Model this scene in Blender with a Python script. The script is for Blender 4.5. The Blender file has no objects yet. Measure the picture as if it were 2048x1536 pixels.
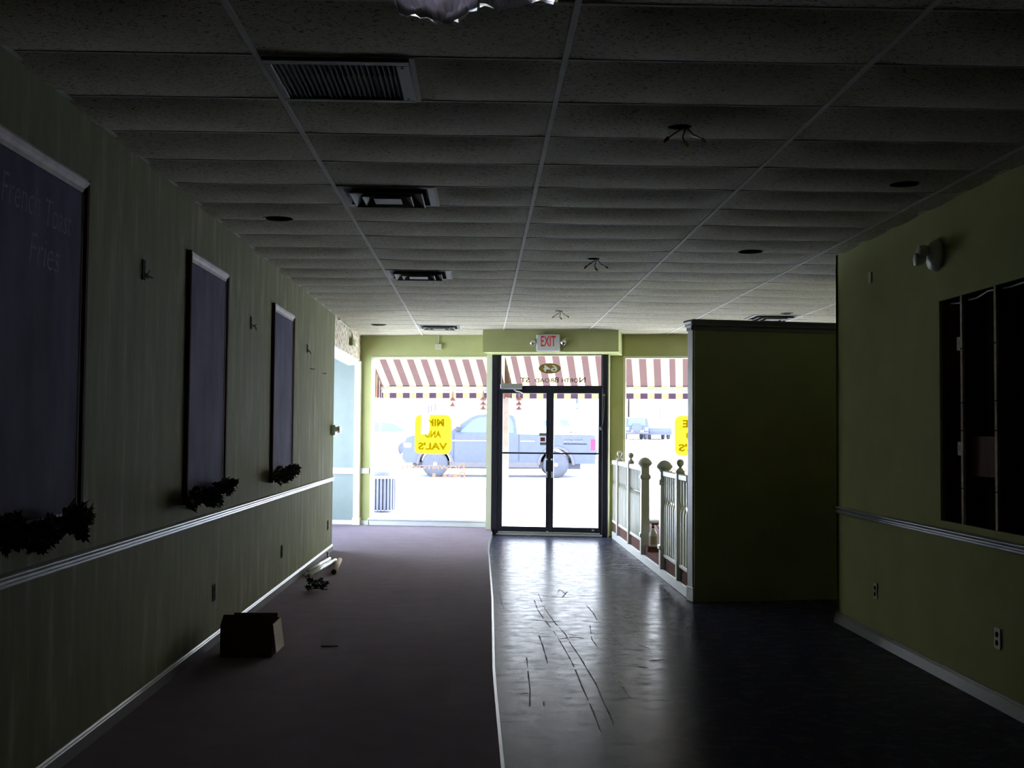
import bpy, math, random
from mathutils import Vector, Matrix
random.seed(7)
SC = bpy.context.scene
COL = SC.collection
PI = math.pi

# ------------------------------------------------------------------ frame of the street front (it is not square to the room)
TH = math.atan(.18); CT, ST = math.cos(TH), math.sin(TH)
P0 = (.66, 17.705)
def W(s, d, z):                      # s along the front, d outward, z up  -> world
    return (P0[0] + s*CT + d*ST, P0[1] - s*ST + d*CT, z)
def ident(x, y, z): return (x, y, z)

XL, XR, CEIL = -1.8626, 2.9236, 3.0
CARP = .016

# ------------------------------------------------------------------ materials
def mat(name, col, rough=.6, metal=0., spec=.5, noise=0., nscale=8., bump=0., bscale=60., trans=0., coat=0., nstretch=None):
    m = bpy.data.materials.new(name); m.use_nodes = True
    nt = m.node_tree; b = nt.nodes['Principled BSDF']
    b.inputs['Base Color'].default_value = (*col, 1); b.inputs['Roughness'].default_value = rough
    b.inputs['Metallic'].default_value = metal; b.inputs['Specular IOR Level'].default_value = spec
    if coat: b.inputs['Coat Weight'].default_value = coat
    tc = nt.nodes.new('ShaderNodeTexCoord')
    src = tc.outputs['Object']
    if nstretch:
        mp = nt.nodes.new('ShaderNodeMapping'); mp.inputs['Scale'].default_value = nstretch
        nt.links.new(src, mp.inputs['Vector']); src = mp.outputs['Vector']
    if noise:
        n = nt.nodes.new('ShaderNodeTexNoise'); n.inputs['Scale'].default_value = nscale; n.inputs['Detail'].default_value = 6
        nt.links.new(src, n.inputs['Vector'])
        r = nt.nodes.new('ShaderNodeValToRGB')
        r.color_ramp.elements[0].position = .3; r.color_ramp.elements[1].position = .7
        r.color_ramp.elements[0].color = (*[c*(1-noise) for c in col], 1)
        r.color_ramp.elements[1].color = (*[min(1, c*(1+noise)) for c in col], 1)
        nt.links.new(n.outputs['Fac'], r.inputs['Fac']); nt.links.new(r.outputs['Color'], b.inputs['Base Color'])
    if bump:
        n2 = nt.nodes.new('ShaderNodeTexNoise'); n2.inputs['Scale'].default_value = bscale; n2.inputs['Detail'].default_value = 3
        nt.links.new(src, n2.inputs['Vector'])
        bp = nt.nodes.new('ShaderNodeBump'); bp.inputs['Strength'].default_value = bump; bp.inputs['Distance'].default_value = .01
        nt.links.new(n2.outputs['Fac'], bp.inputs['Height']); nt.links.new(bp.outputs['Normal'], b.inputs['Normal'])
    return m

M = {}
M['wall'] = mat('olive_wall_paint', (.435, .46, .21), .85, spec=.03, noise=.06, nscale=3, bump=.05, bscale=120)
M['wall_dim_dusty'] = mat('olive_wall_paint_dim_streaked', (.195, .198, .118), .8, spec=.03)  # same olive paint, darkened for weak light on this wall; dust streaks below
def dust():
    m = M['wall_dim_dusty']; nt = m.node_tree; b = nt.nodes['Principled BSDF']
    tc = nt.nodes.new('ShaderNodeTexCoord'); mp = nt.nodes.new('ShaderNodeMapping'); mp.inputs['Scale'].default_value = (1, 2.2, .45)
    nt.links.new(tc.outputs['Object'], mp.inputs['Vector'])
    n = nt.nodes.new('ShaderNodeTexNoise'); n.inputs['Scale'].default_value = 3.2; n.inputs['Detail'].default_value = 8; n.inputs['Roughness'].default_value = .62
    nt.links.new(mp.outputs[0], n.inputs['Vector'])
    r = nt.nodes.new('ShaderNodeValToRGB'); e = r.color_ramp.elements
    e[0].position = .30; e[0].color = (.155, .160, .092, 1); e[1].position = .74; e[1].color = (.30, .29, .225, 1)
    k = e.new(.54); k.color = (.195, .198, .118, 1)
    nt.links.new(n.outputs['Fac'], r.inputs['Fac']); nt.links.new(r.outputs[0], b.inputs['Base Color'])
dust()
M['cream'] = mat('cream_paint', (.78, .80, .58), .4, noise=.03)
M['pale'] = mat('pale_paint_cool_daylight', (.22, .28, .275), .5, noise=.03)  # cool daylight on the alcove walls put into the paint colour
M['white'] = mat('white_gloss_paint_shaded', (.27, .275, .28), .30, spec=.10, noise=.04)  # trim paint, shaded copy: darkened for the dim parts of the room
M['white_lit'] = mat('white_paint_lit', (.74, .77, .78), .4, spec=.3, noise=.03)  # same trim paint, lit copy: brightened for the front and platform trims
M['rail'] = mat('white_vinyl', (.62, .63, .57), .4, noise=.03)
M['grid'] = mat('ceiling_grid_metal', (.50, .485, .43), .8, spec=.05, noise=.05)
M['carpet'] = mat('maroon_carpet', (.165, .112, .135), .95, spec=.05, noise=.14, nscale=5, bump=.6, bscale=400)
M['carpet'].node_tree.nodes['Principled BSDF'].inputs['Sheen Weight'].default_value = .30
M['carpet'].node_tree.nodes['Principled BSDF'].inputs['Sheen Tint'].default_value = (.9, .85, 1, 1)
M['carpet2'] = mat('brown_step_carpet', (.20, .105, .10), .95, spec=.1, noise=.25, nscale=30, bump=.6, bscale=400)
M['black'] = mat('dark_bronze_aluminium', (.012, .012, .02), .35, spec=.5, noise=.2)
M['steel'] = mat('brushed_aluminium', (.55, .56, .56), .35, metal=.8, noise=.05)
M['board'] = mat('slate_chalkboard', (.115, .110, .165), .8, spec=.02, noise=.25, nscale=3, nstretch=(1, 1.5, .6))
M['wood'] = mat('dark_stained_wood', (.06, .022, .012), .6, spec=.05, noise=.35, nscale=12, nstretch=(6, 6, .6))
M['woodglint'] = mat('top_rail_window_glint', (.42, .37, .36), .6, spec=.1, noise=.2, nscale=9)  # glint of window light on the top rail put into its base colour
M['stud'] = mat('reddish_stud_lumber', (.10, .038, .018), .8, spec=.1, noise=.35, nscale=10, nstretch=(6, 6, .5))
M['studface'] = mat('pale_stud_edge', (.50, .42, .33), .8, noise=.25, nscale=20)
M['cavity'] = mat('brown_cavity_board', (.045, .022, .012), .9, noise=.3)
M['card'] = mat('brown_cardboard', (.10, .055, .025), .85, noise=.12, nscale=14)
M['cardlit'] = mat('cardboard_flap_lit', (.44, .38, .25), .85, noise=.1, nscale=14)  # same cardboard, lightened because window light falls on this flap
M['ivy'] = mat('dark_ivy_leaf', (.030, .050, .024), .3, spec=.5, noise=.4, nscale=20)
M['stem'] = mat('brown_stem', (.05, .03, .015), .8, noise=.2)
M['dark'] = mat('black_void', (.004, .004, .004), .9, spec=.1, noise=.1)
M['can'] = mat('dark_can_inside', (.010, .010, .010), .6, noise=.1)
M['vent'] = mat('grey_vent_enamel', (.15, .15, .135), .7, spec=.1, noise=.05)
M['ventdark'] = mat('dark_vent_blades', (.06, .06, .055), .6, noise=.1)
M['plate'] = mat('ivory_cover_plate', (.50, .50, .36), .4, noise=.05)
M['platedk'] = mat('brown_outlet_box', (.02, .018, .014), .8, spec=.03, noise=.1)
M['red'] = mat('exit_red', (.75, .015, .05), .4, noise=.03)
M['exitw'] = mat('exit_housing_white', (.66, .68, .66), .4, noise=.03)
M['chrome'] = mat('chrome_reflector', (.8, .8, .8), .12, metal=1., noise=.03)
M['wire'] = mat('black_wire', (.02, .02, .02), .5, noise=.1)
M['nuty'] = mat('yellow_wire_nut', (.55, .40, .02), .5, noise=.1)
M['nutr'] = mat('orange_wire_nut', (.55, .12, .03), .5, noise=.1)
M['tubew'] = mat('white_tube', (.85, .87, .88), .3, noise=.02)
M['tan'] = mat('tan_paper_tube', (.45, .33, .24), .8, noise=.1)
M['tanend'] = mat('dark_red_tube_end', (.10, .018, .012), .7, noise=.1)
M['orange_hole'] = mat('torn_brown_plaster', (.30, .13, .05), .9, noise=.3, nscale=40)
M['bottle'] = mat('cloudy_white_plastic', (.72, .74, .72), .35, noise=.03)
M['blabel'] = mat('tan_paper_label', (.48, .40, .33), .7, noise=.05)
M['sprayr'] = mat('dark_red_trigger', (.20, .03, .05), .4, noise=.1)
M['sprayd'] = mat('navy_spray_collar', (.03, .03, .08), .4, noise=.1)
M['conduit'] = mat('olive_painted_metal', (.24, .26, .10), .45, noise=.05)
M['gold2'] = mat('dark_gold_letters', (.085, .058, .012), .5, noise=.08)
M['gold'] = mat('gold_vinyl_lettering', (.26, .17, .035), .45, noise=.08)
M['asphalt'] = mat('sunlit_pale_concrete', (.47, .49, .55), .9, noise=.08, nscale=.6)
M['truck'] = mat('navy_truck_paint', (.062, .067, .094), .45, spec=.12, noise=.05)
M['truckgrey'] = mat('grey_rocker_panel', (.055, .048, .05), .6, noise=.1)
M['tyre'] = mat('dark_rubber', (.055, .055, .065), .9, noise=.1)
M['rim'] = mat('bright_alloy', (.75, .75, .76), .3, metal=.6, noise=.03)
M['glassdk'] = mat('tinted_car_glass', (.075, .125, .135), .15, spec=.2, noise=.05)
M['tail'] = mat('red_tail_lens', (.5, .01, .05), .2, noise=.05)
M['whitecar'] = mat('white_car_paint', (.75, .76, .78), .3, noise=.02)
M['bldg'] = mat('pale_stucco', (.66, .64, .62), .9, noise=.06, nscale=.4)
M['brick'] = mat('pale_brick', (.50, .34, .31), .9, noise=.2, nscale=2)
M['bin'] = mat('blue_grey_bin_metal', (.06, .06, .10), .5, noise=.1)
M['bindk'] = mat('dark_bin_liner', (.028, .02, .03), .8, noise=.1)
M['pole'] = mat('navy_lamp_post', (.03, .03, .06), .5, noise=.1)
M['post'] = mat('tan_awning_post', (.45, .35, .32), .7, noise=.1)
M['frame'] = mat('awning_tube_paint', (.50, .54, .48), .4, noise=.05)
M['cone'] = mat('terracotta_ornament', (.34, .19, .18), .8, noise=.15)
M['tree'] = mat('tree_leaf', (.10, .17, .07), .8, noise=.3)
M['chalk'] = mat('faint_chalk', (.155, .15, .20), .9, noise=.3, nscale=60)
M['scuff'] = mat('dark_scuff', (.010, .010, .013), .75, spec=.2, noise=.3, nscale=30)
M['nosing'] = mat('worn_wood_nosing', (.42, .26, .10), .6, noise=.2)
M['sign_blk'] = mat('black_vinyl', (.01, .01, .02), .5, noise=.1)
M['sign_wht'] = mat('white_vinyl_lettering', (.8, .8, .8), .5, noise=.03)
M['sign_grn'] = mat('grey_green_card', (.16, .20, .15), .6, noise=.1)
M['sign_red'] = mat('dark_red_card', (.22, .02, .02), .6, noise=.2)

def translucent(name, col, tr=.8, noise=.05):
    m = bpy.data.materials.new(name); m.use_nodes = True
    nt = m.node_tree; nt.nodes.clear()
    o = nt.nodes.new('ShaderNodeOutputMaterial'); mx = nt.nodes.new('ShaderNodeMixShader'); mx.inputs[0].default_value = tr
    d = nt.nodes.new('ShaderNodeBsdfDiffuse'); t = nt.nodes.new('ShaderNodeBsdfTranslucent')
    n = nt.nodes.new('ShaderNodeTexNoise'); n.inputs['Scale'].default_value = 3
    tc = nt.nodes.new('ShaderNodeTexCoord'); nt.links.new(tc.outputs['Object'], n.inputs['Vector'])
    r = nt.nodes.new('ShaderNodeValToRGB')
    r.color_ramp.elements[0].color = (*[c*(1-noise) for c in col], 1); r.color_ramp.elements[1].color = (*[min(1, c*(1+noise)) for c in col], 1)
    nt.links.new(n.outputs['Fac'], r.inputs['Fac'])
    for q in (d, t): nt.links.new(r.outputs['Color'], q.inputs['Color'])
    nt.links.new(d.outputs[0], mx.inputs[1]); nt.links.new(t.outputs[0], mx.inputs[2]); nt.links.new(mx.outputs[0], o.inputs[0])
    return m
M['awn_l'] = translucent('cream_awning_stripe', (.165, .106, .056), .75)
M['awn_d'] = translucent('brown_awning_stripe', (.033, .0205, .0205), .7)
M['val_l'] = translucent('tan_valance_stripe', (.20, .105, .06), .5)
M['val_d'] = translucent('dark_valance_stripe', (.026, .016, .026), .5)
M['yellow'] = translucent('yellow_backlit_vinyl', (.80, .58, .012), .75)
M['olive_t'] = translucent('olive_letter_vinyl', (.20, .16, .004), .6)
M['orng_t'] = translucent('peach_letter_vinyl', (.26, .15, .10), .5)

def glassmat(name, tint=(.96, .98, .97), dirt=.0):
    m = bpy.data.materials.new(name); m.use_nodes = True
    nt = m.node_tree; nt.nodes.clear()
    o = nt.nodes.new('ShaderNodeOutputMaterial'); mx = nt.nodes.new('ShaderNodeMixShader')
    t = nt.nodes.new('ShaderNodeBsdfTransparent'); t.inputs[0].default_value = (*tint, 1)
    g = nt.nodes.new('ShaderNodeBsdfGlossy'); g.inputs['Roughness'].default_value = .02
    f = nt.nodes.new('ShaderNodeFresnel'); f.inputs[0].default_value = 1.35
    nt.links.new(f.outputs[0], mx.inputs[0]); nt.links.new(t.outputs[0], mx.inputs[1]); nt.links.new(g.outputs[0], mx.inputs[2])
    nt.links.new(mx.outputs[0], o.inputs[0])
    return m
M['glass'] = glassmat('shop_glass')

def plasticsheet():
    m = bpy.data.materials.new('crumpled_clear_plastic'); m.use_nodes = True
    nt = m.node_tree; nt.nodes.clear()
    o = nt.nodes.new('ShaderNodeOutputMaterial'); mx = nt.nodes.new('ShaderNodeMixShader')
    mx2 = nt.nodes.new('ShaderNodeMixShader'); mx2.inputs[0].default_value = .7
    t = nt.nodes.new('ShaderNodeBsdfTransparent'); t.inputs[0].default_value = (.9, .9, .92, 1)
    d = nt.nodes.new('ShaderNodeBsdfTranslucent'); d.inputs[0].default_value = (.85, .76, .9, 1)
    g = nt.nodes.new('ShaderNodeBsdfGlossy'); g.inputs['Roughness'].default_value = .14
    f = nt.nodes.new('ShaderNodeFresnel'); f.inputs[0].default_value = 1.9
    nt.links.new(t.outputs[0], mx2.inputs[1]); nt.links.new(d.outputs[0], mx2.inputs[2])
    nt.links.new(f.outputs[0], mx.inputs[0]); nt.links.new(mx2.outputs[0], mx.inputs[1]); nt.links.new(g.outputs[0], mx.inputs[2])
    nt.links.new(mx.outputs[0], o.inputs[0]); return m
M['plastic'] = plasticsheet()

def tilemat():
    m = mat('fissured_ceiling_tile', (.40, .385, .33), .95, spec=.05)
    nt = m.node_tree; b = nt.nodes['Principled BSDF']
    tc = nt.nodes.new('ShaderNodeTexCoord')
    mp = nt.nodes.new('ShaderNodeMapping'); mp.inputs['Scale'].default_value = (1, 1.6, 1)
    nt.links.new(tc.outputs['Object'], mp.inputs['Vector'])
    n = nt.nodes.new('ShaderNodeTexNoise'); n.inputs['Scale'].default_value = 62; n.inputs['Detail'].default_value = 2; n.inputs['Distortion'].default_value = 1.2
    nt.links.new(mp.outputs[0], n.inputs['Vector'])
    r = nt.nodes.new('ShaderNodeValToRGB')
    e = r.color_ramp.elements
    e[0].position = .36; e[0].color = (.08, .076, .066, 1); e[1].position = .43; e[1].color = (.425, .395, .30, 1)
    nt.links.new(n.outputs['Fac'], r.inputs['Fac'])
    n2 = nt.nodes.new('ShaderNodeTexNoise'); n2.inputs['Scale'].default_value = 1.1; n2.inputs['Detail'].default_value = 4
    nt.links.new(tc.outputs['Object'], n2.inputs['Vector'])
    r2 = nt.nodes.new('ShaderNodeValToRGB'); r2.color_ramp.elements[0].position = .3; r2.color_ramp.elements[0].color = (.86, .85, .80, 1)
    r2.color_ramp.elements[1].position = .7; r2.color_ramp.elements[1].color = (1, 1, 1, 1)
    nt.links.new(n2.outputs['Fac'], r2.inputs['Fac'])
    mul = nt.nodes.new('ShaderNodeMixRGB'); mul.blend_type = 'MULTIPLY'; mul.inputs[0].default_value = 1
    nt.links.new(r.outputs[0], mul.inputs[1]); nt.links.new(r2.outputs[0], mul.inputs[2])
    nt.links.new(mul.outputs[0], b.inputs['Base Color'])
    bp = nt.nodes.new('ShaderNodeBump'); bp.inputs['Strength'].default_value = .25; bp.inputs['Distance'].default_value = .004
    nt.links.new(n.outputs['Fac'], bp.inputs['Height']); nt.links.new(bp.outputs[0], b.inputs['Normal'])
    return m
M['tile'] = tilemat()

def vinylmat():
    m = mat('worn_blue_black_vinyl', (.030, .034, .050), .3, spec=.006)
    nt = m.node_tree; b = nt.nodes['Principled BSDF']
    tc = nt.nodes.new('ShaderNodeTexCoord')
    mp = nt.nodes.new('ShaderNodeMapping'); mp.inputs['Scale'].default_value = (1, 1.4, 1)
    nt.links.new(tc.outputs['Object'], mp.inputs['Vector'])
    n = nt.nodes.new('ShaderNodeTexNoise'); n.inputs['Scale'].default_value = 6.5; n.inputs['Detail'].default_value = 10; n.inputs['Roughness'].default_value = .78; b.inputs['Specular Tint'].default_value = (.66, .70, 1, 1)
    nt.links.new(mp.outputs[0], n.inputs['Vector'])
    r = nt.nodes.new('ShaderNodeMapRange'); r.inputs['From Min'].default_value = .3; r.inputs['From Max'].default_value = .7
    r.inputs['To Min'].default_value = .19; r.inputs['To Max'].default_value = .33
    nt.links.new(n.outputs['Fac'], r.inputs['Value']); nt.links.new(r.outputs[0], b.inputs['Roughness'])
    r3 = nt.nodes.new('ShaderNodeMapRange'); r3.inputs['From Min'].default_value = .35; r3.inputs['From Max'].default_value = .65
    r3.inputs['To Min'].default_value = .015; r3.inputs['To Max'].default_value = .003
    nt.links.new(n.outputs['Fac'], r3.inputs['Value']); nt.links.new(r3.outputs[0], b.inputs['Specular IOR Level'])
    c = nt.nodes.new('ShaderNodeValToRGB'); c.color_ramp.elements[0].position = .3; c.color_ramp.elements[1].position = .72
    c.color_ramp.elements[0].color = (.075, .074, .116, 1); c.color_ramp.elements[1].color = (.028, .030, .052, 1)
    nt.links.new(n.outputs['Fac'], c.inputs['Fac']); nt.links.new(c.outputs[0], b.inputs['Base Color'])
    n2 = nt.nodes.new('ShaderNodeTexNoise'); n2.inputs['Scale'].default_value = 16; n2.inputs['Detail'].default_value = 6
    nt.links.new(mp.outputs[0], n2.inputs['Vector'])
    bp = nt.nodes.new('ShaderNodeBump'); bp.inputs['Strength'].default_value = .06; bp.inputs['Distance'].default_value = .004
    nt.links.new(n2.outputs['Fac'], bp.inputs['Height']); nt.links.new(bp.outputs[0], b.inputs['Normal'])
    return m
M['vinyl'] = vinylmat()

def plastermat():
    m = mat('torn_mottled_plaster', (.62, .57, .45), .9)
    nt = m.node_tree; b = nt.nodes['Principled BSDF']
    tc = nt.nodes.new('ShaderNodeTexCoord')
    n = nt.nodes.new('ShaderNodeTexNoise'); n.inputs['Scale'].default_value = 14; n.inputs['Detail'].default_value = 6
    nt.links.new(tc.outputs['Object'], n.inputs['Vector'])
    r = nt.nodes.new('ShaderNodeValToRGB'); e = r.color_ramp.elements
    e[0].position = .36; e[0].color = (.20, .14, .13, 1); e[1].position = .66; e[1].color = (.80, .80, .72, 1)
    k = e.new(.45); k.color = (.55, .40, .34, 1); k = e.new(.53); k.color = (.62, .60, .40, 1)
    nt.links.new(n.outputs['Fac'], r.inputs['Fac']); nt.links.new(r.outputs[0], b.inputs['Base Color'])
    bp = nt.nodes.new('ShaderNodeBump'); bp.inputs['Strength'].default_value = .8; bp.inputs['Distance'].default_value = .02
    nt.links.new(n.outputs['Fac'], bp.inputs['Height']); nt.links.new(bp.outputs[0], b.inputs['Normal'])
    return m
M['plaster'] = plastermat()

# ------------------------------------------------------------------ mesh helpers
def root_origin(p):
    o = Vector((0, 0, 0))
    while p is not None: o += Vector(p.location); p = p.parent
    return o

class MB:
    def __init__(s): s.v = []; s.f = []; s.mi = []
    def add(s, vs, fs, mi=0):
        b = len(s.v); s.v += [tuple(v) for v in vs]; s.f += [tuple(i+b for i in f) for f in fs]; s.mi += [mi]*len(fs); return s
    def box(s, x0, x1, y0, y1, z0, z1, F=ident, mi=0):
        vs = [F(x, y, z) for z in (z0, z1) for x, y in ((x0, y0), (x1, y0), (x1, y1), (x0, y1))]
        return s.add(vs, [(3, 2, 1, 0), (4, 5, 6, 7), (0, 1, 5, 4), (1, 2, 6, 5), (2, 3, 7, 6), (3, 0, 4, 7)], mi)
    def bbox(s, x0, x1, y0, y1, z0, z1, b=.005, F=ident, mi=0):   # box with chamfered edges
        b = min(b, (x1-x0)/2.01, (y1-y0)/2.01, (z1-z0)/2.01)
        xs, ys, zs = (x0, x1), (y0, y1), (z0, z1)
        idx = {}; vs = []
        for i in (0, 1):
            for j in (0, 1):
                for k in (0, 1):
                    p = [xs[i], ys[j], zs[k]]; sg = [b if q == 0 else -b for q in (i, j, k)]
                    for ax in range(3):
                        q = [p[t]+(sg[t] if t != ax else 0) for t in range(3)]
                        idx[(i, j, k, ax)] = len(vs); vs.append(F(*q))
        fs = []
        for ax in range(3):
            o = [t for t in range(3) if t != ax]
            for sd in (0, 1):
                c = []
                for a, bb in ((0, 0), (1, 0), (1, 1), (0, 1)):
                    t = [0, 0, 0]; t[ax] = sd; t[o[0]] = a; t[o[1]] = bb
                    c.append(idx[(*t, ax)])
                fs.append(tuple(c))
        for ax in range(3):
            o = [t for t in range(3) if t != ax]
            for a in (0, 1):
                for bb in (0, 1):
                    t0 = [0, 0, 0]; t0[o[0]] = a; t0[o[1]] = bb; t1 = list(t0); t1[ax] = 1
                    fs.append((idx[(*t0, o[0])], idx[(*t1, o[0])], idx[(*t1, o[1])], idx[(*t0, o[1])]))
        for i in (0, 1):
            for j in (0, 1):
                for k in (0, 1): fs.append(tuple(idx[(i, j, k, a)] for a in range(3)))
        return s.add(vs, fs, mi)
    def prism(s, pts, a, b, F, mi=0):                    # pts 2-D profile, swept from a to b; F(u,v,t) -> world
        n = len(pts)
        vs = [F(u, v, a) for u, v in pts] + [F(u, v, b) for u, v in pts]
        fs = [tuple(range(n)), tuple(range(2*n-1, n-1, -1))] + [(i, (i+1) % n, n+(i+1) % n, n+i) for i in range(n)]
        return s.add(vs, fs, mi)
    def poly(s, pts, F=ident, mi=0):
        return s.add([F(*p) for p in pts], [tuple(range(len(pts)))], mi)
    def tube(s, path, r, n=8, mi=0, r2=None, caps=True):
        path = [Vector(p) for p in path]; rings = []
        for i, p in enumerate(path):
            t = (path[min(i+1, len(path)-1)] - path[max(i-1, 0)]).normalized()
            a = Vector((0, 0, 1)) if abs(t.z) < .9 else Vector((1, 0, 0))
            u = t.cross(a).normalized(); v = t.cross(u)
            rr = r if r2 is None else r + (r2-r)*i/(len(path)-1)
            rings.append([tuple(p+u*math.cos(2*PI*k/n)*rr+v*math.sin(2*PI*k/n)*rr) for k in range(n)])
        vs = [q for g in rings for q in g]; fs = []
        for i in range(len(rings)-1):
            for k in range(n): fs.append((i*n+k, i*n+(k+1) % n, (i+1)*n+(k+1) % n, (i+1)*n+k))
        if caps: fs += [tuple(range(n-1, -1, -1)), tuple((len(rings)-1)*n+k for k in range(n))]
        return s.add(vs, fs, mi)
    def lathe(s, prof, F, n=24, mi=0, capends=True):     # prof [(r,h)], F(x,y,h)
        vs = []; fs = []
        for r, h in prof:
            for k in range(n): vs.append(F(r*math.cos(2*PI*k/n), r*math.sin(2*PI*k/n), h))
        m = len(prof)
        for i in range(m-1):
            for k in range(n): fs.append((i*n+k, i*n+(k+1) % n, (i+1)*n+(k+1) % n, (i+1)*n+k))
        if capends: fs += [tuple(range(n-1, -1, -1)), tuple((m-1)*n+k for k in range(n))]
        return s.add(vs, fs, mi)
    def sqlathe(s, prof, F, mi=0, caps=True):            # square section [(half,h)]
        vs = []; fs = []
        for r, h in prof:
            for x, y in ((-r, -r), (r, -r), (r, r), (-r, r)): vs.append(F(x, y, h))
        m = len(prof)
        for i in range(m-1):
            for k in range(4): fs.append((i*4+k, i*4+(k+1) % 4, (i+1)*4+(k+1) % 4, (i+1)*4+k))
        if caps: fs += [(3, 2, 1, 0), tuple((m-1)*4+k for k in range(4))]
        return s.add(vs, fs, mi)
    def build(s, name, m, parent=None, smooth=False, origin=None, fix=True):
        me = bpy.data.meshes.new(name)
        o = root_origin(parent) if parent is not None else Vector(origin if origin is not None else (0, 0, 0))
        me.from_pydata([tuple(Vector(v)-o) for v in s.v], [], s.f)
        ms = m if isinstance(m, (list, tuple)) else [m]
        for q in ms: me.materials.append(q)
        for p, i in zip(me.polygons, s.mi): p.material_index = i
        if fix:
            import bmesh
            bm = bmesh.new(); bm.from_mesh(me); bmesh.ops.recalc_face_normals(bm, faces=bm.faces); bm.to_mesh(me); bm.free()
        if smooth:
            for p in me.polygons: p.use_smooth = True
        me.update()
        ob = bpy.data.objects.new(name, me); COL.objects.link(ob)
        if parent is not None: ob.parent = parent
        else: ob.location = o
        return ob

def tag(o, label=None, cat=None, group=None, kind=None):
    if label: o['label'] = label
    if cat: o['category'] = cat
    if group: o['group'] = group
    if kind: o['kind'] = kind
    return o
def thing(name, loc, label, cat, group=None):
    o = bpy.data.objects.new(name, None); COL.objects.link(o); o.location = loc; o.empty_display_size = .1
    return tag(o, label, cat, group)
def struct(o): o['kind'] = 'structure'; return o
def sempty(name, loc):
    o = bpy.data.objects.new(name, None); COL.objects.link(o); o.location = loc; return struct(o)
def centre(mb):
    n = len(mb.v); xs, ys, zs = zip(*mb.v)
    return ((min(xs)+max(xs))/2, (min(ys)+max(ys))/2, min(zs))
def solo(mb, name, m, label, cat, group=None, smooth=False):
    return tag(mb.build(name, m, None, smooth, centre(mb)), label, cat, group)
def children(o): return [c for c in COL.objects if c.parent == o]
def copy_tree(o, parent=None):
    kids = children(o)
    c = o.copy(); COL.objects.link(c)
    if parent is not None: c.parent = parent
    for k in kids: copy_tree(k, c)
    return c

def text_mb(body, F, x0, x1, z0, z1, mirror=False, bold=0., depth=0., shear=0.):
    cu = bpy.data.curves.new('t', 'FONT'); cu.body = body; cu.size = 1; cu.offset = bold; cu.shear = shear; cu.align_x = 'CENTER'
    cu.resolution_u = 3
    ob = bpy.data.objects.new('t', cu); COL.objects.link(ob)
    dg = bpy.context.evaluated_depsgraph_get()
    me = bpy.data.meshes.new_from_object(ob.evaluated_get(dg))
    vs = [v.co.copy() for v in me.vertices]; fs = [tuple(p.vertices) for p in me.polygons]
    bpy.data.objects.remove(ob); bpy.data.curves.remove(cu); bpy.data.meshes.remove(me)
    ax, bx = min(v.x for v in vs), max(v.x for v in vs); ay, by = min(v.y for v in vs), max(v.y for v in vs)
    mb = MB()
    def mp(v):
        u = (v.x-ax)/(bx-ax); w = (v.y-ay)/(by-ay)
        if mirror: u = 1-u
        return F(x0+(x1-x0)*u, z0+(z1-z0)*w)
    mb.add([mp(v) for v in vs], fs)
    return mb

# ------------------------------------------------------------------ floor, carpet, ceiling
mb = MB(); nx, ny = 8, 20
fl0 = lambda x: P0[1]-(x-P0[0])*.18+.12
mb.prism([(-3.45, -3.2), (6.35, -3.2), (6.35, fl0(6.35)), (-3.45, fl0(-3.45))], -.12, 0, ident)
flo = struct(mb.build('floor', M['vinyl']))
# long scuffs dragged over the vinyl
SCF = [[(.562,11.16),(.573,10.21),(.614,9.42),(.658,8.91),(.667,8.53),(.693,7.96),(.703,7.57),(.717,7.15),(.711,6.73),(.715,6.41),(.71,6.17)],
       [(.505,10.7),(.507,10.15),(.539,9.56),(.57,9.15),(.593,8.7),(.608,8.3),(.622,7.86),(.626,7.41),(.624,7.08),(.63,6.66),(.631,6.28),(.628,6.04)],
       [(.455,8.87),(.46,8.42),(.459,7.80)], [(.327,8.0),(.316,7.44),(.308,7.0),(.289,6.58)],
       [(.883,9.33),(.838,8.72),(.848,8.42)], [(.2,11.35),(.203,10.82),(.207,10.46),(.217,10.18)],
       [(.953,10.42),(.97,9.94),(.966,9.61)], [(.868,7.33),(.87,6.95),(.88,6.79)], [(.373,6.69),(.369,6.57)], [(1.155,8.49),(1.227,8.31)],
       [(.75,11.2),(.79,11.5),(.82,11.1),(.77,10.9),(.85,11.3)], [(.60,11.0),(.72,10.9),(.9,10.95)], [(.44,9.6),(.58,9.5),(.66,9.55)],
       [(.66,8.95),(.74,8.85)], [(.60,8.72),(.70,8.8),(.78,8.75)], [(.92,7.65),(.95,7.6)], [(1.05,7.7),(1.1,7.66)], [(.25,6.9),(.29,6.92)], [(1.15,7.9),(1.3,7.95)]]
mb = MB()
for pl in SCF:
    w0 = .0042
    for (a, b) in zip(pl[:-1], pl[1:]):
        nseg = 5
        for i in range(nseg):
            if random.random() < .07: continue
            p = Vector((a[0]+(b[0]-a[0])*i/nseg, a[1]+(b[1]-a[1])*i/nseg, 0)); q = Vector((a[0]+(b[0]-a[0])*(i+1)/nseg, a[1]+(b[1]-a[1])*(i+1)/nseg, 0))
            t = (q-p).normalized(); nrm = Vector((-t.y, t.x, 0)); w = w0*random.uniform(.5, 1.3)
            if abs(t.x) > abs(t.y): w *= 2.2
            mb.add([(*(p+nrm*w)[:2], .0008), (*(p-nrm*w)[:2], .0008), (*(q-nrm*w)[:2], .0008), (*(q+nrm*w)[:2], .0008)], [(0, 1, 2, 3)])
mb.build('scuff_mark', M['scuff'], flo)

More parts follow.
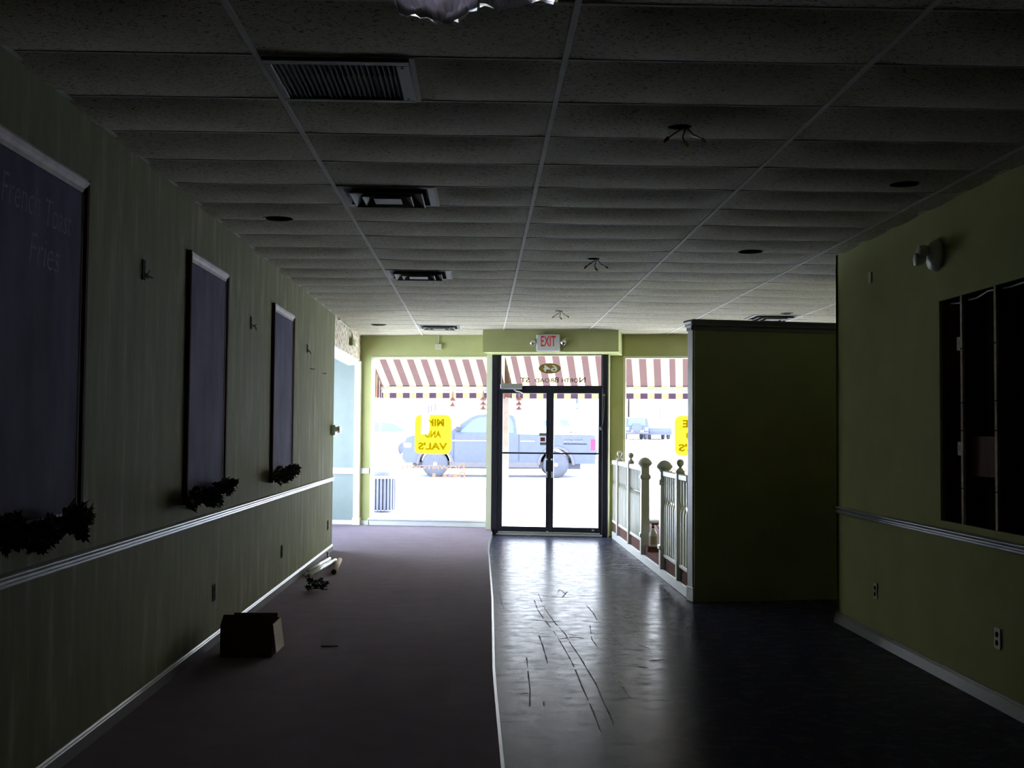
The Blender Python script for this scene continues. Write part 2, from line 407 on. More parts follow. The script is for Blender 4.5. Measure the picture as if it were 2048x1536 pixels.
EDGE = [(-3.2, .10), (5.3, .107), (6.9, .094), (7.5, .091), (10.6, .115), (11.64, .115), (14.2, .112), (15.1, .108), (16.2, .128), (16.9, .16), (17.5, .185)]
def ez(y): return CARP + .075*max(0., min(1., (y-15.2)/2.6))
def ex(y):
    for (a, xa), (b, xb) in zip(EDGE[:-1], EDGE[1:]):
        if a <= y <= b: return xa+(xb-xa)*(y-a)/(b-a)
    return EDGE[-1][1]
mb = MB()
ys = [-3.2+i*.45 for i in range(40)] + [14.85, 15.2, 15.6, 16., 16.4, 16.8, 17.2, 17.6, 18., 18.5]
ys = sorted(y for y in ys if y <= 18.5)
xs = [-1., -.6, -.3, 0]
V = []
for y in ys:
    xl = XL if y < 14.9 else -3.3
    row = [xl+(ex(y)-xl)*i/10 for i in range(11)]
    V.append([(x, min(y, fl0(x)), ez(y)) for x in row])
vs = [p for r in V for p in r]; fs = [(i*11+j, i*11+j+1, (i+1)*11+j+1, (i+1)*11+j) for i in range(len(V)-1) for j in range(10)]
nn = len(vs); vs += [(r[10][0], r[10][1], 0) for r in V]
fs += [(i*11+10, nn+i, nn+i+1, (i+1)*11+10) for i in range(len(V)-1)]
mb.add(vs, fs); car = struct(mb.build('floor_carpet', M['carpet']))
# white edge strip of the carpet
mb = MB()
ye = [y for y in ys if y < 17.3]
for a, b in zip(ye[:-1], ye[1:]):
    for x0, x1, zz in ((0, .017, .004),):
        A = (ex(a), a, ez(a)+.003); B = (ex(a)+.017, a, ez(a)+.001); C = (ex(b)+.017, b, ez(b)+.001); D = (ex(b), b, ez(b)+.003)
        mb.add([A, B, C, D], [(0, 1, 2, 3)])
        mb.add([B, (B[0]+.003, a, 0), (C[0]+.003, b, 0), C], [(0, 1, 2, 3)])
struct(mb.build('trim_1', M['white']))
# bits on the carpet: a dark sliver
mb = MB(); mb.bbox(-1.10, -.98, 8.30, 8.34, CARP, CARP+.006, .002)
solo(mb, 'wood_sliver', M['stem'], 'thin dark sliver lying on the carpet well beyond the cardboard box', 'scrap')

# ceiling: sagging lay-in tiles on a T-bar grid
X0, Y0G = .3237, 4.5947
HOLES = {'can': [(-1.406, 8.085, .098), (-1.412, 16.126, .10), (2.46, 6.715, .085), (2.156, 9.305, .10), (3.70, 14.055, .075)],
         'wire': [(.94, 5.513, .055), (.942, 9.80, .05), (.936, 14.043, .05)]}
VENTROWS = {(-1, 0): 'return', (-1, 4): 'supply', (-1, 10): 'supply', (-1, 19): 'supply'}
rng = random.Random(3)
cm = MB(); gm = MB()
def fline(x): return P0[1]-(x-P0[0])*.18
def tile(x0, x1, y0, y1, hole=None, amp=.013):
    def sag(x, y):
        u = (x-(x0+x1)/2)/((x1-x0)/2); v = (y-(y0+y1)/2)/((y1-y0)/2)
        return CEIL+.004 - amp*(1-min(1, v*v))*(1-abs(u)**5)
    if hole is None:
        nx, ny = 8, 8
        vs = [(x0+(x1-x0)*i/nx, y0+(y1-y0)*j/ny) for j in range(ny+1) for i in range(nx+1)]
        fs = [(j*(nx+1)+i, j*(nx+1)+i+1, (j+1)*(nx+1)+i+1, (j+1)*(nx+1)+i) for j in range(ny) for i in range(nx)]
        cm.add([(x, min(y, fline(x)+.1), sag(x, y)) for x, y in vs], fs)
    else:
        hx, hy, hr = hole
        an = [2*PI*k/40 for k in range(40)] + [math.atan2(yy-hy, xx-hx) % (2*PI) for xx in (x0, x1) for yy in (y0, y1)]
        an = sorted(set(round(a, 6) for a in an)); n = len(an); L = 7; vs = []
        for l in range(L+1):
            for a in an:
                c, s_ = math.cos(a), math.sin(a)
                t = min([((x1 if c > 0 else x0)-hx)/c if abs(c) > 1e-9 else 1e9, ((y1 if s_ > 0 else y0)-hy)/s_ if abs(s_) > 1e-9 else 1e9])
                r = hr+(t-hr)*l/L; x, y = hx+c*r, hy+s_*r
                vs.append((x, y, sag(x, y)))
        fs = [(l*n+k, l*n+(k+1) % n, (l+1)*n+(k+1) % n, (l+1)*n+k) for l in range(L) for k in range(n)]
        cm.add(vs, fs)
allh = HOLES['can']+HOLES['wire']
for k in range(-4, 5):
    x0, x1 = X0+1.2192*k, X0+1.2192*(k+1)
    a0, a1 = max(x0, -3.45), min(x1, 6.3)
    if a1-a0 < .02: continue
    for n in range(-13, 24):
        y0, y1 = Y0G+.6096*n, Y0G+.6096*(n+1)
        if n == -2 and k == -1: continue                    # the tile that is missing
        if y0 > fline(a0): continue
        p0 = a0
        if (k, n) in VENTROWS: p0 = x0+.6096
        if (k, n) == (2, 16): tile(x0, x0+.6096, y0, y1, None, rng.uniform(.007, .012)); continue
        h = next((q for q in allh if p0 < q[0] < a1 and y0 < q[1] < y1), None)
        amp = rng.uniform(.013, .024)
        if n > 14: amp *= .75
        tile(p0, a1, y0, y1, h, amp)
cm.prism([(-3.45, -3.2), (6.35, -3.2), (6.35, fline(6.35)+.2), (-3.45, fline(-3.45)+.2)], 3.42, 3.55, ident)
cl = struct(cm.build('ceiling', M['tile'], fix=False))
gm = MB()
for k in range(-3, 5):
    x = X0+1.2192*k
    if x < -3.3 or x > 6.2: continue
    gm.bbox(x-.012, x+.012, -3., fline(x)+.1, CEIL-.004, CEIL+.002, .001)
for n in range(-13, 24):
    y = Y0G+.6096*n
    xe = min(6.2, P0[0]+(P0[1]+.1-y)/.18)
    if xe > -3.2: gm.box(-3.4, xe, y-.008, y+.008, CEIL+.000, CEIL+.006)
gm.box(X0-1.2192+.6096-.010, X0-1.2192+.6096+.010, Y0G, Y0G+.61, CEIL-.003, CEIL+.003)
for n in (4, 10, 19): gm.box(X0-1.2192+.6096-.008, X0-1.2192+.6096+.008, Y0G+.6096*n, Y0G+.6096*(n+1), CEIL-.003, CEIL+.003)
for (xa, xb, ya, yb) in ((XL, XL+.022, -3, 18.2), (XR-.022, XR, -3, 9.5)): gm.box(xa, xb, ya, yb, CEIL-.003, CEIL+.003)
gm.build('ceiling_grid', M['grid'], cl)

# ------------------------------------------------------------------ walls
mb = MB(); mb.box(XL-.15, XL, -3.2, 14.95, -.02, 3.4)
struct(mb.build('wall_left', M['wall_dim_dusty']))
mb = MB(); mb.box(-3.45, XL-.15, 14.78, 14.95, -.02, 3.4)
mb.box(-3.45, -3.3, 14.95, 18.9, -.02, .25); mb.box(-3.45, -3.3, 14.95, 18.9, 2.62, 3.4)
mb.box(-3.45, -3.3, 14.95, 15.25, .25, 2.62); mb.box(-3.45, -3.3, 17.95, 18.9, .25, 2.62)
struct(mb.build('wall_alcove', M['pale']))
g = sempty('window_4', (-3.38, 16.6, .25))
mb = MB()
for (ya, yb, za, zb) in ((15.25, 15.32, .25, 2.62), (17.88, 17.95, .25, 2.62), (15.25, 17.95, .25, .32), (15.25, 17.95, 2.55, 2.62)): mb.box(-3.42, -3.34, ya, yb, za, zb)
struct(mb.build('window_frame', M['white'], g))
mb = MB(); mb.poly([(-3.38, 15.3, .3), (-3.38, 17.9, .3), (-3.38, 17.9, 2.57), (-3.38, 15.3, 2.57)]); struct(mb.build('glass', M['glass'], g))
# right wall with the cut-out
OY0, OY1, OZ0, OZ1 = 4.3, 7.385, .985, 2.38
mb = MB()
mb.box(XR, XR+.016, -3.2, OY0, -.02, 3.4); mb.box(XR, XR+.016, OY1, 9.55, -.02, 3.4)
mb.box(XR, XR+.016, OY0, OY1, -.02, OZ0); mb.box(XR, XR+.016, OY0, OY1, OZ1, 3.4)
mb.box(XR, XR+.16, 9.50, 9.56, -.02, 3.4)
struct(mb.build('wall_right', M['wall']))
mb = MB(); mb.box(XR+.13, XR+.16, -3.2, 9.55, -.02, 3.4)
struct(mb.build('wall_cavity', M['cavity']))
mb = MB(); mb.box(XR+.16, 6.35, 9.40, 9.56, -.02, 3.4); mb.box(6.2, 6.35, 9.56, 17.6, -.02, 3.4)
struct(mb.build('wall_side', M['wall']))
mb = MB(); mb.box(-2.0, XR+.16, -3.35, -3.2, -.02, 3.4); struct(mb.build('wall_back', M['cavity']))
# front wall (inner face d=0)
mb = MB()
D0, D1 = 0, .22
WL = (-2.385, -.525, .185, 2.675); WR1 = (1.495, 3.02, .235, 2.675); WR2 = (3.10, 4.65, .235, 2.675)
mb.box(-4.2, -2.62, D0, D1, -.12, 3.4, W, 1)
mb.box(-2.62, WL[0], D0, D1, -.12, 3.4, W)
mb.box(WL[0], WL[1], D0, D1, -.12, WL[2], W, 2); mb.box(WL[0], WL[1], D0, D1, WL[3], 3.4, W)
mb.box(WL[1], -.44, -.30, D1, -.12, 2.68, W, 2); mb.box(WL[1], 1.3, D0, D1, 2.71, 3.4, W)
mb.box(1.287, 1.30, -.30, D1, -.12, 2.68, W, 2); mb.box(1.30, WR1[0], D0, D1, -.12, 3.4, W)
mb.box(WR1[0], 6.0, D0, D1, WR1[3], 3.4, W); mb.box(WR1[0], 6.0, D0, D1, -.12, WR1[2], W)
mb.box(WR1[1], WR2[0], D0, D1, .2, 2.675, W); mb.box(WR2[1], 6.0, D0, D1, .2, 2.675, W)
struct(mb.build('wall_front', [M['wall'], M['pale'], M['cream']]))
mb = MB(); mb.box(-.48, 1.475, -.90, 0.0, 2.68, 3.05, W); struct(mb.build('wall_soffit', M['wall']))
# corner post and pilaster bits at the left of the front
mb = MB(); mb.box(-2.63, -2.535, -.07, 0, .05, 2.6, W); mb.box(-2.64, -2.52, -.085, 0, .05, .2, W); struct(mb.build('trim_2', M['cream']))
# header over the alcove: torn plaster, crown under it
mb = MB(); mb.box(XL-.15, XL, 14.95, 18.15, 2.615, 3.4); struct(mb.build('wall_header', M['plaster']))
mb = MB()
prof = [(-.16, 2.53), (-.055, 2.535), (-.03, 2.56), (-.005, 2.595), (0, 2.62), (-.16, 2.62)]
mb.prism([(XL+a, b) for a, b in prof], 14.96, 17.95, lambda u, v, t: (u, t, v)); struct(mb.build('trim_3', M['white_lit']))

# chair rails, baseboards
railp = [(0, 0), (.010, 0), (.016, .006), (.016, .016), (.011, .020), (.011, .030), (.020, .036), (.024, .043), (.024, .050), (.012, .056), (0, .058)]
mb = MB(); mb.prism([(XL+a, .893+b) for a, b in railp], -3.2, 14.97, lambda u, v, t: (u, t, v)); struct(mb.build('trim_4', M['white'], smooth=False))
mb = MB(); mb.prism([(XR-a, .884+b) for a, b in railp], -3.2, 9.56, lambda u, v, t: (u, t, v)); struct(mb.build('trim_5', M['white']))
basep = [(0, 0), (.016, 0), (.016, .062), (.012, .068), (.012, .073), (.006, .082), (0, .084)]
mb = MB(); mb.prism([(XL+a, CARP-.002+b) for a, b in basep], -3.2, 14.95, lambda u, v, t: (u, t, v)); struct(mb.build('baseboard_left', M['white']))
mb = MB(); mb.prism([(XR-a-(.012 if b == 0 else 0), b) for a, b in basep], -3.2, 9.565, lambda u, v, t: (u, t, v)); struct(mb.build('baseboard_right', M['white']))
mb = MB()
mb.box(-3.3, -2.62, -.03, 0, .868, .96, W); mb.box(-2.62, WL[0]-.015, -.022, 0, .875, .955, W); mb.box(1.31, WR1[0]-.01, -.022, 0, 1.05, 1.105, W); struct(mb.build('trim_6', M['white_lit']))
mb = MB(); mb.box(-3.6, -2.64, -.02, 0, .07, .155, W); mb.box(-2.52, WL[0]-.015, -.02, 0, .07, .155, W); struct(mb.build('baseboard_front', M['white_lit']))

# windows
def window(name, R, mull=False, panel=True):
    g = sempty(name, W((R[0]+R[1])/2, .06, R[2]))
    mb = MB(); w = .032
    mb.box(R[0], R[0]+w, -.01, .12, R[2], R[3], W); mb.box(R[1]-w, R[1], -.01, .12, R[2], R[3], W)
    mb.box(R[0], R[1], -.01, .12, R[3]-w, R[3], W); mb.box(R[0], R[1], -.01, .12, R[2], R[2]+.02, W)
    struct(mb.build('window_frame', M['cream'], g))
    mb = MB(); mb.bbox(R[0]-.02, R[1]+.0, -.045, 0, R[2]-.02, R[2]+.012, .006, W); struct(mb.build('window_sill', M['white_lit'], g))
    mb = MB(); mb.poly([(R[0]+.02, .06, R[2]+.01), (R[1]-.02, .06, R[2]+.01), (R[1]-.02, .06, R[3]-.02), (R[0]+.02, .06, R[3]-.02)], W); struct(mb.build('glass', M['glass'], g))
    return g
window('window_1', WL); window('window_2', WR1); window('window_3', WR2)
mb = MB(); mb.bbox(WL[0], WL[1], -.028, 0, .078, .165, .006, W); struct(mb.build('trim_7', M['white_lit']))

# ------------------------------------------------------------------ entrance doors
dr = sempty('door_1', W(.42, -.30, 0))
DF = lambda x, y, z: W(x, -.30+y, z)
mb = MB()
mb.bbox(-.44, -.355, -.03, .09, 0, 2.705, .006, DF); mb.bbox(1.205, 1.287, -.03, .09, 0, 2.705, .006, DF)
mb.bbox(-.355, 1.205, -.03, .09, 2.668, 2.705, .006, DF); mb.bbox(-.355, 1.205, -.03, .09, 2.165, 2.217, .006, DF)
mb.box(-.355, -.305, -.02, .06, 2.217, 2.668, DF); mb.box(1.19, 1.205, -.02, .06, 2.217, 2.668, DF)
struct(mb.build('door_frame', M['black'], dr))
mb = MB(); mb.bbox(-.36, 1.21, -.06, .10, 0.002, .03, .006, DF); mb.bbox(-.33, 1.18, -.045, -.03, .03, .062, .004, DF); struct(mb.build('threshold', M['steel'], dr))
mb = MB(); mb.poly([(-.305, .02, 2.217), (1.19, .02, 2.217), (1.19, .02, 2.668), (-.305, .02, 2.668)], DF); struct(mb.build('transom_glass', M['glass'], dr))
for (a, b, ga, gb) in ((-.354, .4305, -.275, .375), (.4315, 1.204, .487, 1.150)):
    lf = MB()
    lf.bbox(a, ga, -.02, .025, .032, 2.1645, .003, DF); lf.bbox(gb, b, -.02, .025, .032, 2.1645, .005, DF)
    lf.bbox(ga, gb, -.02, .025, 2.104, 2.1645, .003, DF); lf.bbox(ga, gb, -.02, .025, .035, .135, .005, DF)
    leaf = struct(lf.build('door_leaf', M['black'], dr))
    mb = MB(); mb.poly([(ga, .005, .135), (gb, .005, .135), (gb, .005, 2.104), (ga, .005, 2.104)], DF); struct(mb.build('glass', M['glass'], leaf))
    mb = MB(); mb.bbox(ga-.02, gb+.02, -.035, -.012, 1.208, 1.232, .005, DF); struct(mb.build('push_bar', M['black'], leaf))
    hx = gb+.018 if a < 0 else ga-.018
    mb = MB(); mb.lathe([(.016, 0), (.016, .018), (.010, .022)], lambda x, y, h: DF(hx+x, -.02-h, 1.13+y), 14); mb.bbox(hx-.012, hx+.012, -.03, -.02, .86, .95, .003, DF); struct(mb.build('lock_cylinder', M['steel'], leaf))
    if a < 0:
        mb = MB(); mb.bbox(hx-.006, hx+.03, -.028, -.02, .045, .075, .003, DF); struct(mb.build('floor_bolt', M['steel'], leaf))
cz = thing('door_closer', W(-.14, -.36, 2.19), 'grey box-shaped door closer with bent arm above the left door leaf', 'door closer')
mb = MB(); mb.bbox(-.30, .022, -.11, -.035, 2.165, 2.245, .008, DF); mb.build('closer_body', M['steel'], cz)
mb = MB(); mb.tube([DF(-.10, -.07, 2.16), DF(-.06, -.07, 2.135), DF(-.01, -.06, 2.13), DF(.03, -.04, 2.105)], .010, 8); mb.build('closer_arm', M['steel'], cz)
mb = MB(); mb.tube([DF(1.235-.0, -.04, 2.07), DF(1.236, -.045, 1.9), DF(1.228, -.045, 1.75), DF(1.205, -.045, 1.62), DF(1.195, -.045, 1.60)], .005, 6)
mb.lathe([(.012, 0), (.022, .01), (.022, .03), (.01, .04)], lambda x, y, h: DF(1.235+x, -.035+y, 2.06+h), 10); mb.lathe([(.01, 0), (.022, .012), (.024, .04), (.008, .055)], lambda x, y, h: DF(1.19+x, -.04+y, 1.565+h), 10)
solo(mb, 'pull_cord', M['vent'], 'thin grey cord with end knobs hanging on the right door jamb', 'cord')
mb = MB(); mb.bbox(1.06, 1.10, -.03, -.02, .085, .11, .004, DF); solo(mb, 'bolt_keeper', M['steel'], 'small metal bolt keeper at the foot of the right door leaf', 'hardware')

# ------------------------------------------------------------------ exit sign, boxes, emergency lights
SF = lambda x, y, z: W(x, -.90+y, z)
exs = thing('exit_sign', W(.476, -.93, 2.686), 'white exit sign with red letters and two lamp heads above the doors', 'exit sign')
mb = MB(); mb.bbox(.307, .646, -.06, 0, 2.686, 2.931, .012, SF); mb.build('housing', M['exitw'], exs)
mb = text_mb('EXIT', lambda x, z: SF(x, -.0625, z), .372, .585, 2.755, 2.905, False, .012); mb.build('lettering', M['red'], exs)
for sx in (-1, 1):
    cx = .476+sx*.222
    mb = MB(); prof = [(.008, .055), (.030, .05), (.042, .03), (.045, 0), (.040, -.012)]
    mb.lathe([(r, h) for r, h in prof], lambda x, y, h: SF(cx+x*.9-h*.35*sx*-1*.6, -.055+h*.9-.0, 2.815+y), 18)
    lh = mb.build('lamp_head', M['chrome'], exs, True)
    mb = MB(); mb.tube([SF(.476+sx*.165, -.03, 2.81), SF(cx, -.03, 2.812)], .012, 8); mb.build('lamp_bracket', M['exitw'], exs)
mb = MB(); mb.bbox(.84, .895, -.006, 0, 2.755, 2.85, .003, SF); solo(mb, 'cover_plate', M['wall'], 'olive painted blank plate on the soffit right of the exit sign', 'cover plate')
cb = thing('junction_box', W(-1.323, -.02, 2.785), 'olive painted box and short conduit on the wall above the left window', 'junction box')
mb = MB(); mb.bbox(-1.375, -1.27, -.05, 0, 2.785, 2.868, .006, W); mb.build('box_body', M['plate'], cb)
mb = MB(); mb.tube([W(-1.323, -.022, 2.868), W(-1.323, -.022, 3.0)], .009, 8); mb.build('conduit', M['plate'], cb)
cb = thing('junction_box', (XL+.03, 16.75, 2.76), 'olive painted box and bent conduit on the torn plaster header', 'junction box')
mb = MB(); mb.bbox(XL, XL+.05, 16.6, 16.95, 2.735, 2.845, .006); mb.build('box_body', M['conduit'], cb)
mb = MB(); mb.tube([(XL+.022, 16.8, 2.845), (XL+.022, 16.75, 2.93), (XL+.022, 16.6, 2.965), (XL+.022, 15.2, 2.97)], .010, 8); mb.build('conduit', M['conduit'], cb)
el = thing('emergency_light', (XL+.06, 14.80, 1.47), 'small white twin-lamp emergency light at the far corner of the left wall', 'emergency light')
mb = MB(); mb.bbox(XL, XL+.055, 14.68, 14.93, 1.47, 1.60, .01); mb.build('housing', M['exitw'], el)
for yy in (14.74, 14.87):
    mb = MB(); mb.lathe([(.012, .0), (.03, .02), (.042, .05), (.045, .075), (.036, .078)], lambda x, y, h: (XL+.04+h*.9, yy+x, 1.545+y), 16); mb.build('lamp_head', M['chrome'], el, True)
el = thing('emergency_light', (XR-.05, 7.42, 2.6), 'dark round emergency light with two bullet lamps high on the right wall', 'emergency light')
mb = MB(); mb.lathe([(.10, 0), (.10, .02), (.088, .045), (.05, .06)], lambda x, y, h: (XR-h, 7.40+x, 2.675+y), 28); mb.build('mounting_dome', M['exitw'], el, True)
for dy, dz, dx in ((.045, -.005, .03), (.03, .045, -.01)):
    mb = MB(); mb.lathe([(.012, 0), (.03, .012), (.040, .04), (.042, .085), (.034, .09)], lambda x, y, h: (XR-.055-h*.92-dx*.4, 7.38+dy+x-h*.3, 2.665+dz+y-h*.15), 18)
    lh = mb.build('lamp_head', M['exitw'], el, True)
    mb = MB(); mb.lathe([(.034, .086), (.02, .075), (.004, .07)], lambda x, y, h: (XR-.055-h*.92-dx*.4, 7.38+dy+x-h*.3, 2.665+dz+y-h*.15), 18); mb.build('reflector', M['chrome'], lh, True)
mb = MB(); mb.bbox(XR-.012, XR, 8.66, 8.72, 2.66, 2.745, .003); solo(mb, 'wall_sensor', M['plate'], 'small narrow sensor plate high on the right wall near its far end', 'wall plate')

# ------------------------------------------------------------------ left wall: chalkboards, garlands, holes, plates
def board(y0, y1, z0, z1, label):
    t = thing('chalkboard', (XL+.01, (y0+y1)/2, z0), label, 'chalkboard', 'framed chalkboards on the left wall')
    fw = .065
    mb = MB(); mb.box(XL, XL+.012, y0+.03, y1-.03, z0+.03, z1-.03); sl = mb.build('slate', M['board'], t)
    fp = [(0, 0), (.026, 0), (.030, .012), (.026, .030), (.016, .045), (.014, fw), (0, fw)]
    for a, b in ((y0, 1), (y1, -1)):
        mb = MB(); mb.prism([(XL+u, a+b*v) for u, v in fp], z0, z1, lambda u, v, q: (u, v, q)); mb.build('side_rail', M['wood'], t)
    mb = MB(); mb.prism([(XL+u, z1-v) for u, v in fp], y0+.004, y1-.004, lambda u, v, q: (u, q, v)); r = mb.build('top_rail', M['woodglint'], t); r['label'] = 'top rail with window glint in its colour'
    mb = MB(); mb.prism([(XL+u, z0+v) for u, v in fp], y0+.004, y1-.004, lambda u, v, q: (u, q, v)); mb.build('bottom_rail', M['wood'], t)
    return t, sl
b1, s1 = board(4.38, 5.50, 1.08, 2.68, 'framed chalkboard nearest the camera, with faint chalk lettering')
board(7.43, 8.56, 1.05, 2.66, 'middle framed chalkboard between the two wire holes on the left wall')
board(10.46, 11.60, 1.06, 2.66, 'farthest framed chalkboard on the left wall, toward the windows')
for body, ya, yb, za, zb, sh in (('French', 4.53, 4.92, 2.40, 2.52, .2), ('Toast', 4.99, 5.30, 2.385, 2.50, .2), ('Fries', 4.82, 5.16, 2.20, 2.33, .2)):
    mb = text_mb(body, lambda x, z: (XL+.0132, x, z), ya, yb, za, zb, False, -.012, 0, sh); mb.build('chalk_writing', M['chalk'], s1)

def leaf(mb, p, dirv, up, s):
    d = Vector(dirv).normalized(); u = Vector(up); u = (u-d*u.dot(d)).normalized(); r = d.cross(u)
    pts = [(0, 0, 0), (-.35, .05, .05), (-.52, .30, .10), (-.26, .42, .03), (-.34, .72, .08), (-.10, .66, .0), (0, 1.05, -.12), (.10, .66, 0), (.34, .72, .08), (.26, .42, .03), (.52, .30, .10), (.35, .05, .05)]
    vs = [tuple(Vector(p)+r*(a*s)+d*(b*s)+u*(c*s)) for a, b, c in pts] + [tuple(Vector(p)+d*(.4*s)-u*(.06*s))]
    mb.add(vs, [(i, (i+1) % 12, 12) for i in range(12)])
def garland(y0, y1, zc, amp, n, label, rg, zt=0., out=.07):
    t = thing('ivy_garland', (XL+.05, (y0+y1)/2, zc-.08), label, 'garland', 'artificial ivy under the chalkboards')
    st = MB(); path = []
    for i in range(15):
        f = i/14; path.append((XL+.060+.015*math.sin(f*17), y0+(y1-y0)*f, zc+amp*math.sin(f*9+rg.random()*.6)+zt*(f-.5)))
    st.tube(path, .006, 6); st.build('vine_stem', M['stem'], t)
    mb = MB()
    for i in range(n):
        f = rg.random(); k = min(13, int(f*14)); q = Vector(path[k]).lerp(Vector(path[k+1]), f*14-k)
        dv = Vector((rg.uniform(.0, 1.0), rg.uniform(-1, 1), rg.uniform(-1, .8))); up = Vector((rg.uniform(-.2, 1), rg.uniform(-1, 1), rg.uniform(-.6, .6)))
        q += Vector((rg.uniform(0, out), rg.uniform(-.05, .05), rg.uniform(-.045, .045)))
        q.x = max(q.x, XL+.055)
        dv.x = abs(dv.x)+.15; up.x = abs(up.x)
        leaf(mb, q, dv, up, rg.uniform(.04, .068))
    mb.build('ivy_leaves', M['ivy'], t)
rg = random.Random(11)
garland(4.20, 5.30, 1.115, .03, 330, 'biggest dark ivy garland hanging under the nearest chalkboard', rg, -.03)
garland(7.22, 8.36, 1.10, .025, 230, 'dark ivy garland under the middle chalkboard', rg, .05)
garland(10.20, 11.28, 1.125, .02, 200, 'dark ivy garland under the farthest chalkboard', rg, .0)
iv = thing('ivy_scrap', (-1.53, 11.2, CARP), 'loose scrap of ivy lying on the carpet beyond the cardboard box', 'ivy')
mb = MB()
for i in range(34):
    a = rg.uniform(0, 2*PI); leaf(mb, (-1.53+rg.uniform(-.09, .09), 11.2+rg.uniform(-.09, .09), CARP+rg.uniform(.02, .075)), (math.cos(a), math.sin(a), rg.uniform(-.05, 1.0)), (rg.uniform(-.5, .5), rg.uniform(-1, .2), .6), rg.uniform(.045, .08))
mb.build('ivy_leaves', M['ivy'], iv)
mb = MB(); mb.tube([(-1.62, 11.22, CARP+.006), (-1.53, 11.19, CARP+.02), (-1.43, 11.22, CARP+.008)], .005, 6); mb.build('vine_stem', M['stem'], iv)

def wirehole(y, z0, z1, wd, label, rg):
    t = thing('wall_hole', (XL+.004, y, z0), label, 'wire hole', 'sconce holes in the left wall')
    mb = MB(); n = 14
    mb.add([(XL+.003, y+(wd*.5+rg.uniform(-.008, .012))*math.cos(2*PI*k/n), (z0+z1)/2+((z1-z0)/2+.015+rg.uniform(-.01, .014))*math.sin(2*PI*k/n)) for k in range(n)], [tuple(range(n))])
    mb.build('torn_rim', M['orange_hole'], t)
    mb = MB(); mb.bbox(XL+.001, XL+.008, y-wd*.28, y+wd*.28, z0, z1, .002); mb.build('box_opening', M['platedk'], t)
    for q in range(3):
        mb = MB(); e = (rg.uniform(.03, .06), rg.uniform(-.05, .05), rg.uniform(-.05, .03)); zc = z0+(z1-z0)*rg.uniform(.15, .5)
        mb.tube([(XL+.006, y, zc), (XL+e[0]*.6, y+e[1]*.4, zc+e[2]*.2), (XL+e[0], y+e[1], zc+e[2])], .003, 5); mb.build('wire', M['wire'], t)
wirehole(6.47, 2.345, 2.455, .09, 'torn wire hole between the nearest and middle chalkboards', rg)
wirehole(9.495, 2.34, 2.44, .09, 'torn wire hole between the middle and farthest chalkboards', rg)
wirehole(12.587, 2.36, 2.445, .09, 'torn wire hole beyond the farthest chalkboard', rg)
for y, lb in ((12.9, 'small dark hook on the left wall, the one nearer the farthest chalkboard'), (13.89, 'small dark hook on the left wall, the one nearer the far corner')):
    mb = MB(); mb.tube([(XL, y-.05, 2.203), (XL+.025, y-.05, 2.198), (XL+.03, y, 2.19), (XL+.03, y+.07, 2.196), (XL+.02, y+.075, 2.212)], .005, 6)
    solo(mb, 'wall_hook', M['wire'], lb, 'hook', 'hooks on the left wall')
for y, z, lb in ((8.34, .322, 'outlet on the left wall above the cardboard box'), (11.16, .327, 'outlet on the left wall below the farthest chalkboard'), (14.5, .31, 'outlet on the left wall near its far corner')):
    t = thing('wall_outlet', (XL, y, z), lb, 'outlet', 'outlets on the left wall')
    mb = MB(); mb.bbox(XL, XL+.007, y-.038, y+.038, z, z+.117, .002); mb.build('cover_plate', M['platedk'], t)
    for dz in (.035, .082):
        mb = MB(); mb.lathe([(.015, 0), (.015, .004)], lambda a, b, h: (XL+.007+h, y+a, z+dz+b), 12); mb.build('socket', M['platedk'], t)
for y, z, lb in ((8.61, .318, 'olive outlet on the right wall, the farther one'), (6.57, .325, 'olive outlet on the right wall, the nearer one')):
    t = thing('wall_outlet', (XR, y, z), lb, 'outlet', 'outlets on the right wall')
    mb = MB(); mb.bbox(XR-.008, XR, y-.038, y+.038, z, z+.117, .002); mb.build('cover_plate', M['plate'], t)
    for dz in (.035, .082):
        mb = MB(); mb.lathe([(.015, 0), (.015, .004)], lambda a, b, h: (XR-.008-h, y+a, z+dz+b), 12); mb.build('socket', M['platedk'], t)

# ------------------------------------------------------------------ studs in the right-wall cut-out
for i, (y, lb) in enumerate(((7.372, 'reddish stud at the far edge of the wall cut-out'), (7.06, 'first pale-edged stud inside the wall cut-out, with blocking nailed to it'), (6.59, 'second pale-edged stud inside the wall cut-out, nearer the camera'), (6.14, 'stud of the wall cut-out just past the picture edge'), (5.68, 'stud of the wall cut-out nearer the camera'), (5.22, 'stud of the wall cut-out nearest the camera'))):
    if i > 2: continue
    t = thing('wall_stud', (XR+.06, y, OZ0-.1), lb, 'stud', 'studs in the wall cut-out')
    mb = MB(); mb.bbox(XR+.020, XR+.125, y-.019, y+.019, OZ0-.1, OZ1+.1, .002); mb.build('stud_body', M['stud'], t)
    if i: mb = MB(); mb.box(XR+.004, XR+.0195, y-.019, y+.010, OZ0+.001, OZ1-.001); mb.build('stud_edge', M['studface'], t)
    if i:
        for z in (1.2, 1.55, 1.72, 2.05):
            mb = MB(); mb.box(XR+.002, XR+.004, y-.018, y+.009, z, z+.006); mb.build('nail_head', M['dark'], t)
for z, lb in ((1.40, 'short pale block of wood low beside the first stud'), (2.05, 'short pale block of wood high beside the first stud')):
    mb = MB(); mb.bbox(XR+.035, XR+.12, 7.082, 7.20, z, z+.085, .003); solo(mb, 'blocking', M['studface'], lb, 'wood block', 'blocking in the wall cut-out')
mb = MB(); mb.bbox(XR+.05, XR+.07, 6.612, 7.038, 1.28, 1.52, .002); solo(mb, 'backing_board', M['stud'], 'brown backing board spanning between the first and second studs', 'board')
